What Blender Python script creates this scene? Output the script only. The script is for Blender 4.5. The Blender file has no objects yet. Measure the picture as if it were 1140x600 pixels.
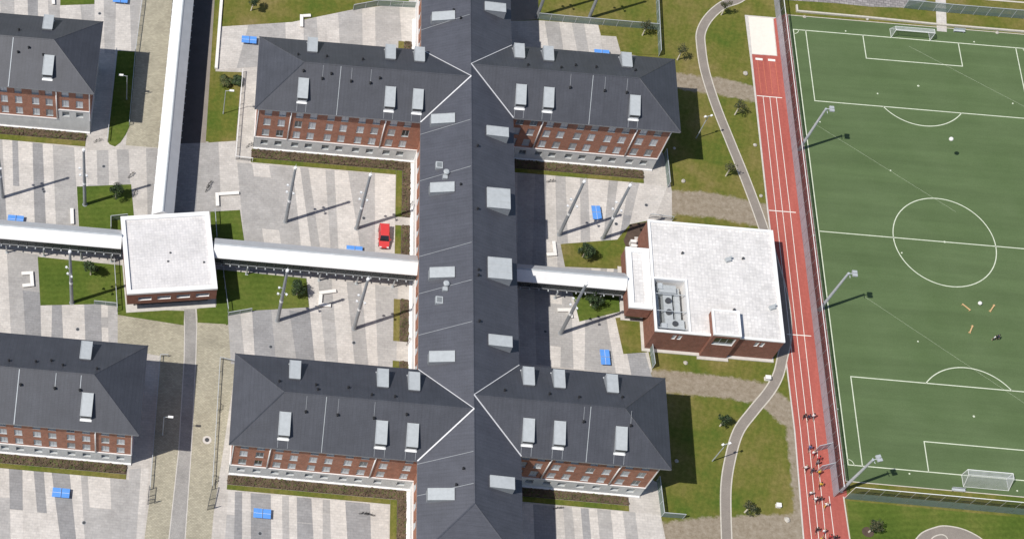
# School campus with covered walkways, running track and football pitch, seen from the air.
# World: metres, u = x to the east along the building wings, v = y to the north along the pitch, z up.
import bpy, math, random
from mathutils import Matrix, Vector
R = math.radians
random.seed(7)
scene = bpy.context.scene
C = scene.collection

# ---------------------------------------------------------------- camera, sky, sun, exposure
cam_data = bpy.data.cameras.new('camera'); cam = bpy.data.objects.new('camera', cam_data); C.objects.link(cam)
cam.matrix_world = Matrix(((0.995908, -0.086497, 0.026187, -135.483), (0.088104, 0.864713, -0.494479, -162.0),
                           (0.020127, 0.494763, 0.868795, 262.286), (0, 0, 0, 1)))
cam_data.sensor_width = 36; cam_data.lens = 59.374; cam_data.shift_x = 0.35734; cam_data.shift_y = -0.03446
cam_data.clip_start = 1; cam_data.clip_end = 6000
scene.camera = cam
SUN = Vector((-0.61, -0.285, 1.0)).normalized()
world = bpy.data.worlds.new('World'); scene.world = world; world.use_nodes = True
nt = world.node_tree; nt.nodes.clear()
sky = nt.nodes.new('ShaderNodeTexSky'); sky.sky_type = 'NISHITA'; sky.sun_disc = False
sky.sun_elevation = math.asin(SUN.z); sky.sun_rotation = math.atan2(SUN.x, SUN.y); sky.altitude = 200
bg = nt.nodes.new('ShaderNodeBackground'); bg.inputs[1].default_value = 0.09
wo = nt.nodes.new('ShaderNodeOutputWorld')
nt.links.new(sky.outputs[0], bg.inputs[0]); nt.links.new(bg.outputs[0], wo.inputs[0])
sd = bpy.data.lights.new('sun', 'SUN'); sd.energy = 4.05; sd.angle = R(0.5); sd.color = (1, 0.955, 0.89)
so = bpy.data.objects.new('sun', sd); C.objects.link(so); so.location = (-135, -60, 120)
so.rotation_euler = (-SUN).to_track_quat('-Z', 'Y').to_euler()
scene.render.engine = 'CYCLES'
scene.view_settings.view_transform = 'Standard'; scene.view_settings.look = 'None'
scene.view_settings.gamma = 1; scene.view_settings.exposure = 0.1; scene.view_settings.use_curve_mapping = False
scene.cycles.transparent_max_bounces = 16

# ---------------------------------------------------------------- helpers
class MB:
    def __init__(s): s.v = []; s.f = []; s.m = []
    def poly(s, pts, mat=0):
        n = len(s.v); s.v += [tuple(p) for p in pts]; s.f.append(list(range(n, n+len(pts)))); s.m.append(mat); return s
    def box(s, x0, x1, y0, y1, z0, z1, mat=0):
        return s.prism([(x0, y0), (x1, y0), (x1, y1), (x0, y1)], z0, z1, mat)
    def prism(s, pts, z0, z1, mat=0, top=None):
        n = len(s.v); k = len(pts)
        a = sum(pts[i][0]*pts[(i+1) % k][1]-pts[(i+1) % k][0]*pts[i][1] for i in range(k))
        if a < 0: pts = pts[::-1]
        s.v += [(p[0], p[1], z0) for p in pts]+[(p[0], p[1], z1) for p in pts]
        s.f.append([n+i for i in range(k)][::-1]); s.m.append(mat)
        s.f.append([n+k+i for i in range(k)]); s.m.append(mat if top is None else top)
        for i in range(k):
            j = (i+1) % k; s.f.append([n+i, n+j, n+k+j, n+k+i]); s.m.append(mat)
        return s
    def obox(s, cx, cy, lx, ly, z0, z1, ang=0, mat=0):
        c, d = math.cos(ang), math.sin(ang)
        return s.prism([(cx+a*lx/2*c-b*ly/2*d, cy+a*lx/2*d+b*ly/2*c) for a, b in ((-1, -1), (1, -1), (1, 1), (-1, 1))], z0, z1, mat)
    def tube(s, p0, p1, r0, r1=None, n=8, mat=0):
        r1 = r0 if r1 is None else r1
        p0 = Vector(p0); p1 = Vector(p1); d = (p1-p0).normalized()
        a = d.orthogonal().normalized(); b = d.cross(a); k = len(s.v)
        for p, r in ((p0, r0), (p1, r1)):
            for i in range(n):
                t = 2*math.pi*i/n; s.v.append(tuple(p+a*(r*math.cos(t))+b*(r*math.sin(t))))
        for i in range(n):
            j = (i+1) % n; s.f.append([k+i, k+j, k+n+j, k+n+i]); s.m.append(mat)
        s.f.append([k+i for i in range(n)][::-1]); s.m.append(mat); s.f.append([k+n+i for i in range(n)]); s.m.append(mat)
        return s
    def ball(s, c, r, seg=10, rings=6, mat=0, sz=1.0):
        k = len(s.v); c = Vector(c)
        for i in range(1, rings):
            t = math.pi*i/rings
            for j in range(seg):
                a = 2*math.pi*j/seg; s.v.append((c.x+r*math.sin(t)*math.cos(a), c.y+r*math.sin(t)*math.sin(a), c.z+r*sz*math.cos(t)))
        top = len(s.v); s.v += [(c.x, c.y, c.z+r*sz), (c.x, c.y, c.z-r*sz)]
        for i in range(rings-2):
            for j in range(seg):
                q = (j+1) % seg; s.f.append([k+i*seg+j, k+(i+1)*seg+j, k+(i+1)*seg+q, k+i*seg+q]); s.m.append(mat)
        for j in range(seg):
            q = (j+1) % seg; s.f.append([top, k+j, k+q]); s.m.append(mat)
            s.f.append([top+1, k+(rings-2)*seg+q, k+(rings-2)*seg+j]); s.m.append(mat)
        return s
    def mesh(s, name, mats, origin=(0, 0, 0), smooth=False):
        me = bpy.data.meshes.new(name); o = origin
        me.from_pydata([(p[0]-o[0], p[1]-o[1], p[2]-o[2]) for p in s.v], [], s.f)
        for m in (mats if isinstance(mats, (list, tuple)) else [mats]): me.materials.append(M[m])
        me.polygons.foreach_set('material_index', s.m)
        if smooth: me.polygons.foreach_set('use_smooth', [True]*len(s.f))
        me.update(); return me
    def build(s, name, mats, parent=None, smooth=False, kind=None):
        org = parent_origin(parent) if parent else (0, 0, 0)
        o = bpy.data.objects.new(name, s.mesh(name, mats, org, smooth)); C.objects.link(o)
        if parent: o.parent = parent
        if kind: o['kind'] = kind
        return o
def parent_origin(o):
    p = Vector((0, 0, 0))
    while o: p = p+o.location; o = o.parent
    return tuple(p)
def tag(o, label, cat, group=None):
    o['label'] = label; o['category'] = cat
    if group: o['group'] = group
    return o
def thing(name, label, cat, loc=(0, 0, 0), group=None):
    o = bpy.data.objects.new(name, None); C.objects.link(o); o.location = (loc[0], loc[1], loc[2] if len(loc) > 2 else 0)
    o.empty_display_size = 0.3
    return tag(o, label, cat, group)
def copy_tree(root, loc, rotz, label, group=None, scale=None):
    def rec(o, parent):
        c = o.copy(); C.objects.link(c)
        if parent: c.parent = parent
        for ch in CH.get(o.name, []): rec(ch, c)
        return c
    CH = {}
    for o in C.objects:
        if o.parent: CH.setdefault(o.parent.name, []).append(o)
    r = rec(root, None); r.location = (loc[0], loc[1], loc[2] if len(loc) > 2 else 0); r.rotation_euler = (0, 0, rotz)
    if scale: r.scale = scale
    r['label'] = label
    if group: r['group'] = group
    return r
def place_all(proto, spots, group):
    # spots: (loc, rotz, label); the first moves the prototype itself
    out = []
    for i, (loc, rz, lab) in enumerate(spots):
        if i == 0: continue
        out.append(copy_tree(proto, loc, rz, lab, group))
    loc, rz, lab = spots[0]
    proto.location = (loc[0], loc[1], loc[2] if len(loc) > 2 else 0); proto.rotation_euler = (0, 0, rz); proto['label'] = lab; proto['group'] = group
    return [proto]+out

# ---------------------------------------------------------------- materials
M = {}
def nodes_of(name):
    m = bpy.data.materials.new(name); m.use_nodes = True; t = m.node_tree
    return m, t, t.nodes['Principled BSDF']
def N(t, kind, **kw):
    n = t.nodes.new(kind)
    for k, v in kw.items():
        if k in n.inputs: n.inputs[k].default_value = v
        else: setattr(n, k, v)
    return n
def ramp(t, fac, stops):
    r = t.nodes.new('ShaderNodeValToRGB'); e = r.color_ramp.elements
    while len(e) < len(stops): e.new(0.5)
    for x, (p, c) in zip(e, stops): x.position = p; x.color = (*c, 1)
    t.links.new(fac, r.inputs[0]); return r.outputs[0]
def mixc(t, fac, a, b, mode='MIX'):
    n = t.nodes.new('ShaderNodeMix'); n.data_type = 'RGBA'; n.blend_type = mode
    for s, v in ((0, fac), (6, a), (7, b)):
        if hasattr(v, 'links') or hasattr(v, 'is_linked'): t.links.new(v, n.inputs[s])
        elif s == 0: n.inputs[0].default_value = v
        else: n.inputs[s].default_value = (*v, 1)
    return n.outputs[2]
def pos(t, scale=(1, 1, 1), rot=0):
    g = t.nodes.new('ShaderNodeNewGeometry'); m = t.nodes.new('ShaderNodeMapping')
    m.inputs['Scale'].default_value = scale; m.inputs['Rotation'].default_value = (0, 0, rot)
    t.links.new(g.outputs['Position'], m.inputs[0]); return m.outputs[0]
def noise(t, vec, scale, detail=4, rough=0.6):
    n = N(t, 'ShaderNodeTexNoise', Scale=scale, Detail=detail, Roughness=rough); t.links.new(vec, n.inputs['Vector']); return n.outputs[0]
def scl(c, k): return tuple(min(1, x*k) for x in c)
def plain(name, col, rough=0.6, var=0.15, scale=1.5, metal=0.0, spec=0.5, stretch=(1, 1, 1), fine=0.0, rnd=0.0):
    m, t, b = nodes_of(name)
    p = pos(t, stretch)
    c = ramp(t, noise(t, p, scale, 5, 0.65), [(0.3, scl(col, 1-var)), (0.7, scl(col, 1+var))])
    if fine: c = mixc(t, fine, c, ramp(t, noise(t, p, scale*14, 3, 0.7), [(0.3, scl(col, 0.4)), (0.7, scl(col, 1.6))]))
    if rnd:
        oi = t.nodes.new('ShaderNodeObjectInfo')
        c = mixc(t, 1.0, c, ramp(t, oi.outputs['Random'], [(0, (1-rnd,)*3), (1, (1, 1, 1))]), 'MULTIPLY')
    t.links.new(c, b.inputs['Base Color'])
    b.inputs['Roughness'].default_value = rough; b.inputs['Metallic'].default_value = metal
    b.inputs['Specular IOR Level'].default_value = spec
    M[name] = m; return m
def paving(name, col, bw=0.9, bh=0.45, rot=0, joint=0.87, stain=0.19, var=0.06, mortar=0.03, rnd=0.12, offset=0.5):
    m, t, b = nodes_of(name)
    p = pos(t, (1, 1, 1), rot)
    br = N(t, 'ShaderNodeTexBrick', Scale=1.0); br.offset = offset
    t.links.new(p, br.inputs['Vector'])
    br.inputs['Color1'].default_value = (*scl(col, 1-var), 1); br.inputs['Color2'].default_value = (*scl(col, 1+var), 1)
    br.inputs['Mortar'].default_value = (*scl(col, joint), 1); br.inputs['Mortar Size'].default_value = mortar
    br.inputs['Brick Width'].default_value = bw; br.inputs['Row Height'].default_value = bh
    c = mixc(t, 1.0, br.outputs[0], ramp(t, noise(t, p, 0.22, 8, 0.75), [(0.36, (1-stain,)*3), (0.58, (1.0, 1.0, 1.0))]), 'MULTIPLY')
    c = mixc(t, 1.0, c, ramp(t, noise(t, p, 2.2, 4, 0.7), [(0.3, (0.89, 0.89, 0.90)), (0.65, (1.05, 1.045, 1.03))]), 'MULTIPLY')
    oi = t.nodes.new('ShaderNodeObjectInfo')
    c = mixc(t, 1.0, c, ramp(t, oi.outputs['Random'], [(0, (1-rnd,)*3), (1, (1, 1, 1))]), 'MULTIPLY')
    t.links.new(c, b.inputs['Base Color']); b.inputs['Roughness'].default_value = 0.85; b.inputs['Specular IOR Level'].default_value = 0.25
    M[name] = m
paving('paving_light', (0.64, 0.605, 0.565))
paving('paving_mid', (0.45, 0.435, 0.42))
paving('paving_dark', (0.335, 0.332, 0.335))
paving('paving_base', (0.56, 0.525, 0.485), stain=0.2)
paving('road_pavers', (0.47, 0.435, 0.335), 0.5, 0.25, 0, 0.75, 0.2, 0.14, 0.035)
paving('path_grey', (0.40, 0.385, 0.365), 0.4, 0.2, 0.3, 0.8, 0.25)
paving('cobble', (0.33, 0.31, 0.30), 0.9, 0.6, 0.1, 0.6, 0.3, 0.2, 0.06)
paving('roof_slab', (0.72, 0.70, 0.69), 0.5, 0.5, -0.17, 0.9, 0.16, 0.04, 0.05, offset=0.0)
paving('roof_slab_coarse', (0.755, 0.735, 0.715), 0.6, 0.6, 0, 0.88, 0.2, 0.07, 0.05, offset=0.0)
plain('asphalt', (0.085, 0.08, 0.08), 0.9, 0.2, 0.6, fine=0.4)
plain('path_tarmac', (0.25, 0.22, 0.19), 0.9, 0.14, 0.5, fine=0.25)
plain('kerb', (0.55, 0.51, 0.44), 0.8, 0.12, 2)
plain('sand', (0.80, 0.72, 0.63), 0.95, 0.05, 1.2, fine=0.08)
plain('white_line', (0.78, 0.78, 0.72), 0.7, 0.12, 3)
plain('pitch_line', (0.62, 0.66, 0.52), 0.8, 0.16, 1.3)
plain('lane_line_faint', (0.52, 0.16, 0.09), 0.8, 0.1)
plain('white_metal', (0.84, 0.84, 0.83), 0.4, 0.04, 0.8)
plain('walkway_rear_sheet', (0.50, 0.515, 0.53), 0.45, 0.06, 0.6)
plain('white_render', (0.78, 0.765, 0.75), 0.7, 0.06, 1.5)
plain('white_bench', (0.80, 0.78, 0.74), 0.7, 0.06, 2)
plain('concrete_light', (0.56, 0.53, 0.49), 0.8, 0.14, 1.2, fine=0.15)
plain('plinth_grey', (0.57, 0.57, 0.555), 0.8, 0.12, 0.9, stretch=(1, 1, 0.4), fine=0.12)
plain('metal_light', (0.42, 0.445, 0.455), 0.45, 0.08, 1.5)
plain('metal_grey', (0.30, 0.315, 0.33), 0.45, 0.12, 1.5)
plain('metal_pole', (0.27, 0.285, 0.30), 0.45, 0.12, 0.6)
plain('galvanised', (0.46, 0.49, 0.51), 0.45, 0.1, 0.8)
plain('gutter', (0.26, 0.265, 0.275), 0.5, 0.1)
plain('valley_metal', (0.62, 0.62, 0.63), 0.45, 0.06)
plain('black', (0.012, 0.012, 0.014), 0.6, 0.2)
plain('dark_steel', (0.06, 0.063, 0.068), 0.5, 0.2)
plain('table_blue', (0.11, 0.31, 0.76), 0.45, 0.08, 1)
plain('car_red', (0.60, 0.055, 0.055), 0.35, 0.04)
plain('rubber', (0.02, 0.02, 0.02), 0.8, 0.2)
plain('lamp_glass', (0.75, 0.76, 0.76), 0.2, 0.05)
plain('bark', (0.10, 0.075, 0.055), 0.9, 0.3, 6)
plain('bark_white', (0.66, 0.60, 0.50), 0.85, 0.15, 6)
plain('stone', (0.45, 0.42, 0.37), 0.85, 0.25, 2)
plain('mulch', (0.085, 0.058, 0.042), 0.95, 0.35, 1.2, fine=0.5)
plain('leaf_brown', (0.125, 0.088, 0.055), 0.8, 0.4, 0.7, rnd=0.0)
plain('leaf_bed_green', (0.10, 0.105, 0.035), 0.8, 0.35, 0.7)
plain('leaf_green', (0.042, 0.075, 0.02), 0.7, 0.4, 1.5)
plain('leaf_dark', (0.022, 0.042, 0.016), 0.7, 0.4, 1.5)
plain('leaf_olive', (0.085, 0.085, 0.035), 0.75, 0.4, 1.5)
plain('skin', (0.45, 0.27, 0.19), 0.6, 0.05)
plain('hair_dark', (0.02, 0.015, 0.012), 0.6, 0.1)
plain('hair_fair', (0.35, 0.24, 0.12), 0.6, 0.1)
for nm, c in dict(cloth_black=(0.018, 0.018, 0.022), cloth_white=(0.78, 0.78, 0.78), cloth_blue=(0.06, 0.12, 0.3), cloth_red=(0.5, 0.03, 0.04),
                  cloth_yellow=(0.65, 0.42, 0.03), cloth_grey=(0.2, 0.2, 0.22), cloth_navy=(0.02, 0.025, 0.06), cloth_orange=(0.62, 0.40, 0.20)).items(): plain(nm, c, 0.8, 0.08)

def roof_material(name, col, streak):
    m, t, b = nodes_of(name)
    p = pos(t)
    c = ramp(t, noise(t, p, 0.35, 6, 0.7), [(0.3, scl(col, 0.84)), (0.7, scl(col, 1.14))])
    pz = pos(t, (0.02, 0.02, 1))          # faint course lines: the plates follow the height
    w = N(t, 'ShaderNodeTexWave', Scale=2.6, Distortion=0.6, Detail=2); w.bands_direction = 'Z'
    t.links.new(pz, w.inputs[0])
    c = mixc(t, 0.16, c, mixc(t, 1.0, c, ramp(t, w.outputs[0], [(0.1, (0.62,)*3), (0.5, (1.25,)*3)]), 'MULTIPLY'))
    c = mixc(t, 0.35, c, mixc(t, 1.0, c, ramp(t, noise(t, p, 5, 3, 0.8), [(0.35, (0.7,)*3), (0.65, (1.3,)*3)]), 'MULTIPLY'))
    c = mixc(t, 0.5, c, mixc(t, 1.0, c, ramp(t, noise(t, pos(t, streak), 1.0, 5, 0.75), [(0.32, (0.80,)*3), (0.68, (1.2,)*3)]), 'MULTIPLY'))
    sw = N(t, 'ShaderNodeTexWave', Scale=1.0, Distortion=0.0); sw.bands_direction = 'X' if streak[0] > streak[1] else 'Y'; t.links.new(pos(t, (0.52, 0.52, 1)), sw.inputs[0])
    c = mixc(t, 0.26, c, mixc(t, 1.0, c, ramp(t, sw.outputs[0], [(0.02, (0.62,)*3), (0.16, (1.05,)*3)]), 'MULTIPLY'))
    t.links.new(c, b.inputs['Base Color']); b.inputs['Roughness'].default_value = 0.48; b.inputs['Specular IOR Level'].default_value = 0.6
    M[name] = m
roof_material('roof_slate', (0.056, 0.059, 0.071), (2.2, 0.12, 0.12))
roof_material('roof_slate_spine', (0.068, 0.071, 0.087), (0.12, 2.2, 0.12))

def brick_material(name, c1, c2, mort):
    m, t, b = nodes_of(name)
    g = t.nodes.new('ShaderNodeNewGeometry'); sx = t.nodes.new('ShaderNodeSeparateXYZ'); t.links.new(g.outputs['Position'], sx.inputs[0])
    ad = N(t, 'ShaderNodeMath', operation='ADD'); t.links.new(sx.outputs[0], ad.inputs[0]); t.links.new(sx.outputs[1], ad.inputs[1])
    cb = t.nodes.new('ShaderNodeCombineXYZ'); t.links.new(ad.outputs[0], cb.inputs[0]); t.links.new(sx.outputs[2], cb.inputs[1])
    br = N(t, 'ShaderNodeTexBrick', Scale=1.0); t.links.new(cb.outputs[0], br.inputs['Vector'])
    br.inputs['Color1'].default_value = (*c1, 1); br.inputs['Color2'].default_value = (*c2, 1); br.inputs['Mortar'].default_value = (*mort, 1)
    br.inputs['Brick Width'].default_value = 0.26; br.inputs['Row Height'].default_value = 0.085; br.inputs['Mortar Size'].default_value = 0.008
    c = mixc(t, 1.0, br.outputs[0], ramp(t, noise(t, g.outputs['Position'], 1.1, 6, 0.8), [(0.3, (0.72,)*3), (0.7, (1.25,)*3)]), 'MULTIPLY')
    t.links.new(c, b.inputs['Base Color']); b.inputs['Roughness'].default_value = 0.85; b.inputs['Specular IOR Level'].default_value = 0.2
    M[name] = m
brick_material('brick', (0.40, 0.172, 0.108), (0.34, 0.138, 0.088), (0.34, 0.26, 0.21))
brick_material('brick_dark', (0.285, 0.122, 0.084), (0.235, 0.098, 0.069), (0.25, 0.18, 0.15))

def glass_material(name, col, rough, metal=0.0, rnd=0.4, spec=0.8):
    m, t, b = nodes_of(name)
    oi = t.nodes.new('ShaderNodeObjectInfo')
    c = ramp(t, oi.outputs['Random'], [(0, scl(col, 1-rnd)), (0.5, col), (1, scl(col, 1+rnd*0.3))])
    t.links.new(c, b.inputs['Base Color']); b.inputs['Roughness'].default_value = rough; b.inputs['Specular IOR Level'].default_value = spec
    b.inputs['Metallic'].default_value = metal; M[name] = m
glass_material('pane_blind', (0.50, 0.51, 0.53), 0.3, rnd=0.45)
glass_material('pane_grey', (0.20, 0.215, 0.22), 0.25, rnd=0.3)
glass_material('pane_dark', (0.05, 0.055, 0.06), 0.08, rnd=0.2)
glass_material('car_glass', (0.02, 0.023, 0.028), 0.05, rnd=0.0)

def mesh_material(name, col, cover):
    m, t, b = nodes_of(name)
    b.inputs['Base Color'].default_value = (*col, 1); b.inputs['Roughness'].default_value = 0.5
    tr = t.nodes.new('ShaderNodeBsdfTransparent'); mx = t.nodes.new('ShaderNodeMixShader')
    p = pos(t); n = ramp(t, noise(t, p, 0.7, 3), [(0.3, (cover*0.8,)*3), (0.7, (min(1, cover*1.2),)*3)])
    t.links.new(n, mx.inputs[0]); t.links.new(tr.outputs[0], mx.inputs[1]); t.links.new(b.outputs[0], mx.inputs[2])
    t.links.new(mx.outputs[0], t.nodes['Material Output'].inputs[0]); M[name] = m
mesh_material('wire_mesh', (0.47, 0.47, 0.52), 0.52)
mesh_material('wire_mesh_thin', (0.05, 0.055, 0.06), 0.30)
mesh_material('fence_panel', (0.24, 0.31, 0.28), 0.60)
mesh_material('fence_dark', (0.12, 0.125, 0.125), 0.13)
mesh_material('goal_net', (0.70, 0.72, 0.72), 0.32)
mesh_material('walkway_glass', (0.05, 0.06, 0.065), 0.7)

def grass_material(name, stops, dirt=False, mow=0.0, mowdir=0.0):
    m, t, b = nodes_of(name)
    p = pos(t)
    c = ramp(t, noise(t, p, 0.10, 10, 0.66), stops)
    c = mixc(t, 1.0, c, ramp(t, noise(t, p, 1.6, 6, 0.8), [(0.28, (0.74, 0.77, 0.72)), (0.72, (1.22, 1.2, 1.18))]), 'MULTIPLY')
    if mow:
        w = N(t, 'ShaderNodeTexWave', Scale=0.28, Distortion=2.5, Detail=2); t.links.new(pos(t, (1, 1, 1), mowdir), w.inputs[0])
        c = mixc(t, mow, c, mixc(t, 1.0, c, ramp(t, w.outputs[0], [(0.2, (0.7,)*3), (0.8, (1.3,)*3)]), 'MULTIPLY'))
    if dirt:
        at = t.nodes.new('ShaderNodeAttribute'); at.attribute_name = 'dirt'
        ad = N(t, 'ShaderNodeMath', operation='ADD'); t.links.new(at.outputs['Fac'], ad.inputs[0])
        nz = N(t, 'ShaderNodeMath', operation='MULTIPLY_ADD'); t.links.new(noise(t, p, 0.55, 8, 0.75), nz.inputs[0]); nz.inputs[1].default_value = 1.5; nz.inputs[2].default_value = -0.75
        t.links.new(nz.outputs[0], ad.inputs[1])
        f = ramp(t, ad.outputs[0], [(0.35, (0,)*3), (0.68, (1,)*3)])
        d = ramp(t, noise(t, p, 1.1, 8, 0.8), [(0.3, (0.19, 0.15, 0.10)), (0.55, (0.30, 0.255, 0.195)), (0.75, (0.40, 0.35, 0.285))])
        c = mixc(t, f, c, d)
    t.links.new(c, b.inputs['Base Color']); b.inputs['Roughness'].default_value = 0.95; b.inputs['Specular IOR Level'].default_value = 0.1
    M[name] = m
OL = [(0.34, (0.080, 0.122, 0.020)), (0.47, (0.13, 0.138, 0.030)), (0.58, (0.18, 0.158, 0.050)), (0.72, (0.23, 0.182, 0.085))]
GR = [(0.30, (0.058, 0.100, 0.016)), (0.5, (0.092, 0.130, 0.024)), (0.75, (0.16, 0.165, 0.045))]
grass_material('grass_field', OL, True, 0.10, 0.25)
grass_material('grass_lawn', GR, False, 0.15, 1.45)
grass_material('grass_olive', OL, False, 0.1)
grass_material('ground_grass', OL, False, 0.0)
m, t, b = nodes_of('turf')
p = pos(t); w = N(t, 'ShaderNodeTexWave', Scale=0.06, Distortion=0.4, Detail=1); w.bands_direction = 'Y'; t.links.new(p, w.inputs[0])
c = ramp(t, noise(t, p, 0.09, 6, 0.65), [(0.3, (0.090, 0.134, 0.056)), (0.7, (0.114, 0.160, 0.074))])
c = mixc(t, 0.10, c, mixc(t, 1.0, c, ramp(t, w.outputs[0], [(0.3, (0.7,)*3), (0.7, (1.25,)*3)]), 'MULTIPLY'))
c = mixc(t, 0.5, c, mixc(t, 1.0, c, ramp(t, noise(t, pos(t, (.08, 1, 1)), 0.5, 5, 0.7), [(0.3, (0.8,)*3), (0.7, (1.15,)*3)]), 'MULTIPLY'))
c = mixc(t, 1.0, c, ramp(t, noise(t, p, 4, 4, 0.8), [(0.3, (0.88,)*3), (0.7, (1.12,)*3)]), 'MULTIPLY')
t.links.new(c, b.inputs['Base Color']); b.inputs['Roughness'].default_value = 0.9; b.inputs['Specular IOR Level'].default_value = 0.1; M['turf'] = m
m, t, b = nodes_of('track_red')
p = pos(t, (1, 0.15, 1))
c = ramp(t, noise(t, p, 0.5, 7, 0.7), [(0.3, (0.345, 0.088, 0.070)), (0.7, (0.455, 0.130, 0.104))])
c = mixc(t, 0.5, c, mixc(t, 1.0, c, ramp(t, noise(t, pos(t), 2.0, 6, 0.8), [(0.3, (0.62,)*3), (0.7, (1.18,)*3)]), 'MULTIPLY'))
t.links.new(c, b.inputs['Base Color']); b.inputs['Roughness'].default_value = 0.85; b.inputs['Specular IOR Level'].default_value = 0.2; M['track_red'] = m

# ---------------------------------------------------------------- ground, paving, lawns, roads
def sheet(name, pts, z, mat, parent=None, kind=None):
    mb = MB(); mb.poly([(p[0], p[1], z) for p in pts], 0); return mb.build(name, mat, parent, kind=kind)
def strip_pts(mb, pts, w, z, mat=0, closed=False):
    P = [Vector(p[:2]) for p in pts]; n = len(P); L, Rr = [], []
    for i in range(n):
        a = P[i-1] if (i > 0 or closed) else None; c = P[(i+1) % n] if (i < n-1 or closed) else None
        d = ((P[i]-a).normalized() if a is not None else Vector((0, 0))) + ((c-P[i]).normalized() if c is not None else Vector((0, 0)))
        d.normalize(); nn = Vector((-d.y, d.x))
        k = 1.0
        if a is not None and c is not None:
            e = (c-P[i]).normalized(); k = 1/max(0.5, abs(nn.dot(Vector((-e.y, e.x)))))
        L.append(P[i]+nn*(w/2*k)); Rr.append(P[i]-nn*(w/2*k))
    for i in range(n if closed else n-1):
        j = (i+1) % n
        mb.poly([(*Rr[i], z), (*Rr[j], z), (*L[j], z), (*L[i], z)], mat)
    return mb
def strip(name, pts, w, z, mat, parent=None, kind=None, closed=False):
    return strip_pts(MB(), pts, w, z, 0, closed).build(name, mat, parent, kind=kind)
def arc(cx, cy, r, a0, a1, n): return [(cx+r*math.cos(R(a0+(a1-a0)*i/n)), cy+r*math.sin(R(a0+(a1-a0)*i/n))) for i in range(n+1)]
def smooth_path(pts, n=8):
    out = []; P = [Vector(p) for p in pts]; P = [P[0]*2-P[1]]+P+[P[-1]*2-P[-2]]
    for i in range(1, len(P)-2):
        a, b, c, d = P[i-1:i+3]
        for k in range(n):
            t = k/n; out.append(tuple(0.5*((2*b)+(c-a)*t+(2*a-5*b+4*c-d)*t*t+(3*b-a-3*c+d)*t**3)))
    return out+[tuple(P[-2])]

sheet('ground', [(-1200, -900), (900, -900), (900, 1200), (-1200, 1200)], 0.0, 'ground_grass', kind='structure')

# field of rough grass east of the school, with trodden bare strips
def seg_dist(p, a, b):
    ab = (b[0]-a[0], b[1]-a[1]); t = max(0, min(1, ((p[0]-a[0])*ab[0]+(p[1]-a[1])*ab[1])/(ab[0]**2+ab[1]**2+1e-9)))
    return math.hypot(p[0]-a[0]-ab[0]*t, p[1]-a[1]-ab[1]*t)
BARE = [([(-46.59,30.65),(-38.13,30.27),(-30.62,28.97)], 1.9), ([(-50.85,3.29),(-41.87,3.62),(-32.24,2.30)], 2.6), ([(-53.09,-32.77),(-43.13,-32.82),(-35.53,-33.43),(-31.62,-37.06)], 2.1),
        ([(-54.84,-60.90),(-45.19,-58.90),(-32.61,-57.38)], 2.4), ([(-31.45,-35.38),(-31.33,-43.29),(-31.61,-57.59)], 0.9), ([(-56.89,-3.18),(-55.14,-6.55)], 1.5)]
U0, U1, V0, V1, ST = -62.0, -24.6, -72.0, 62.0, 0.8
nu, nv = int((U1-U0)/ST), int((V1-V0)/ST)
mb = MB(); dv = []
for j in range(nv+1):
    for i in range(nu+1):
        u, v = U0+(U1-U0)*i/nu, V0+(V1-V0)*j/nv
        mb.v.append((u, v, 0.004))
        dv.append(max(max(0, min(1, 0.5+(w-min(seg_dist((u, v), l[k], l[k+1]) for k in range(len(l)-1)))/1.6)) for l, w in BARE))
for j in range(nv):
    for i in range(nu):
        a = j*(nu+1)+i; mb.f.append([a, a+1, a+nu+2, a+nu+1]); mb.m.append(0)
o = mb.build('field', 'grass_field', kind='structure')
at = o.data.attributes.new('dirt', 'FLOAT', 'POINT'); at.data.foreach_set('value', dv)

# paved campus, west of the field
campus = sheet('paved_campus', [(-300, -140)]+[(-53.36,-67.30),(-53.98,-61.28),(-54.48,-57.46),(-54.70,-51.50)]+[(-57.5, -50), (-57.5, -39)]+[(-54.35,-30.85),(-54.77,-27.46)]+[(-56.5, -25), (-56.5, -8)]+[(-48.99,-0.70),(-48.56,5.82),(-49.28,12.56)]+[(-53.0, 24), (-82, 24), (-82, 80), (-300, 80)], 0.008, 'paving_base', kind='structure')
nyard = sheet('north_yard', [(-77.75,41.45),(-71.82,42.28),(-60.37,42.39),(-59.96,39.84),(-57.02,39.93),(-56.21,35.54),(-54.82,35.89),(-51.75,35.57),(-51.88,33.24),(-77.94,30.56)], 0.010, 'paving_base', kind='structure')
northwest_lawn = sheet('lawn', [(-132.92,34.44),(-119.53,36.90),(-107.85,41.15),(-97.08,44.02),(-96.35,58.22),(-134.94,54.16)], 0.024, 'grass_olive', kind='structure')

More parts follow.
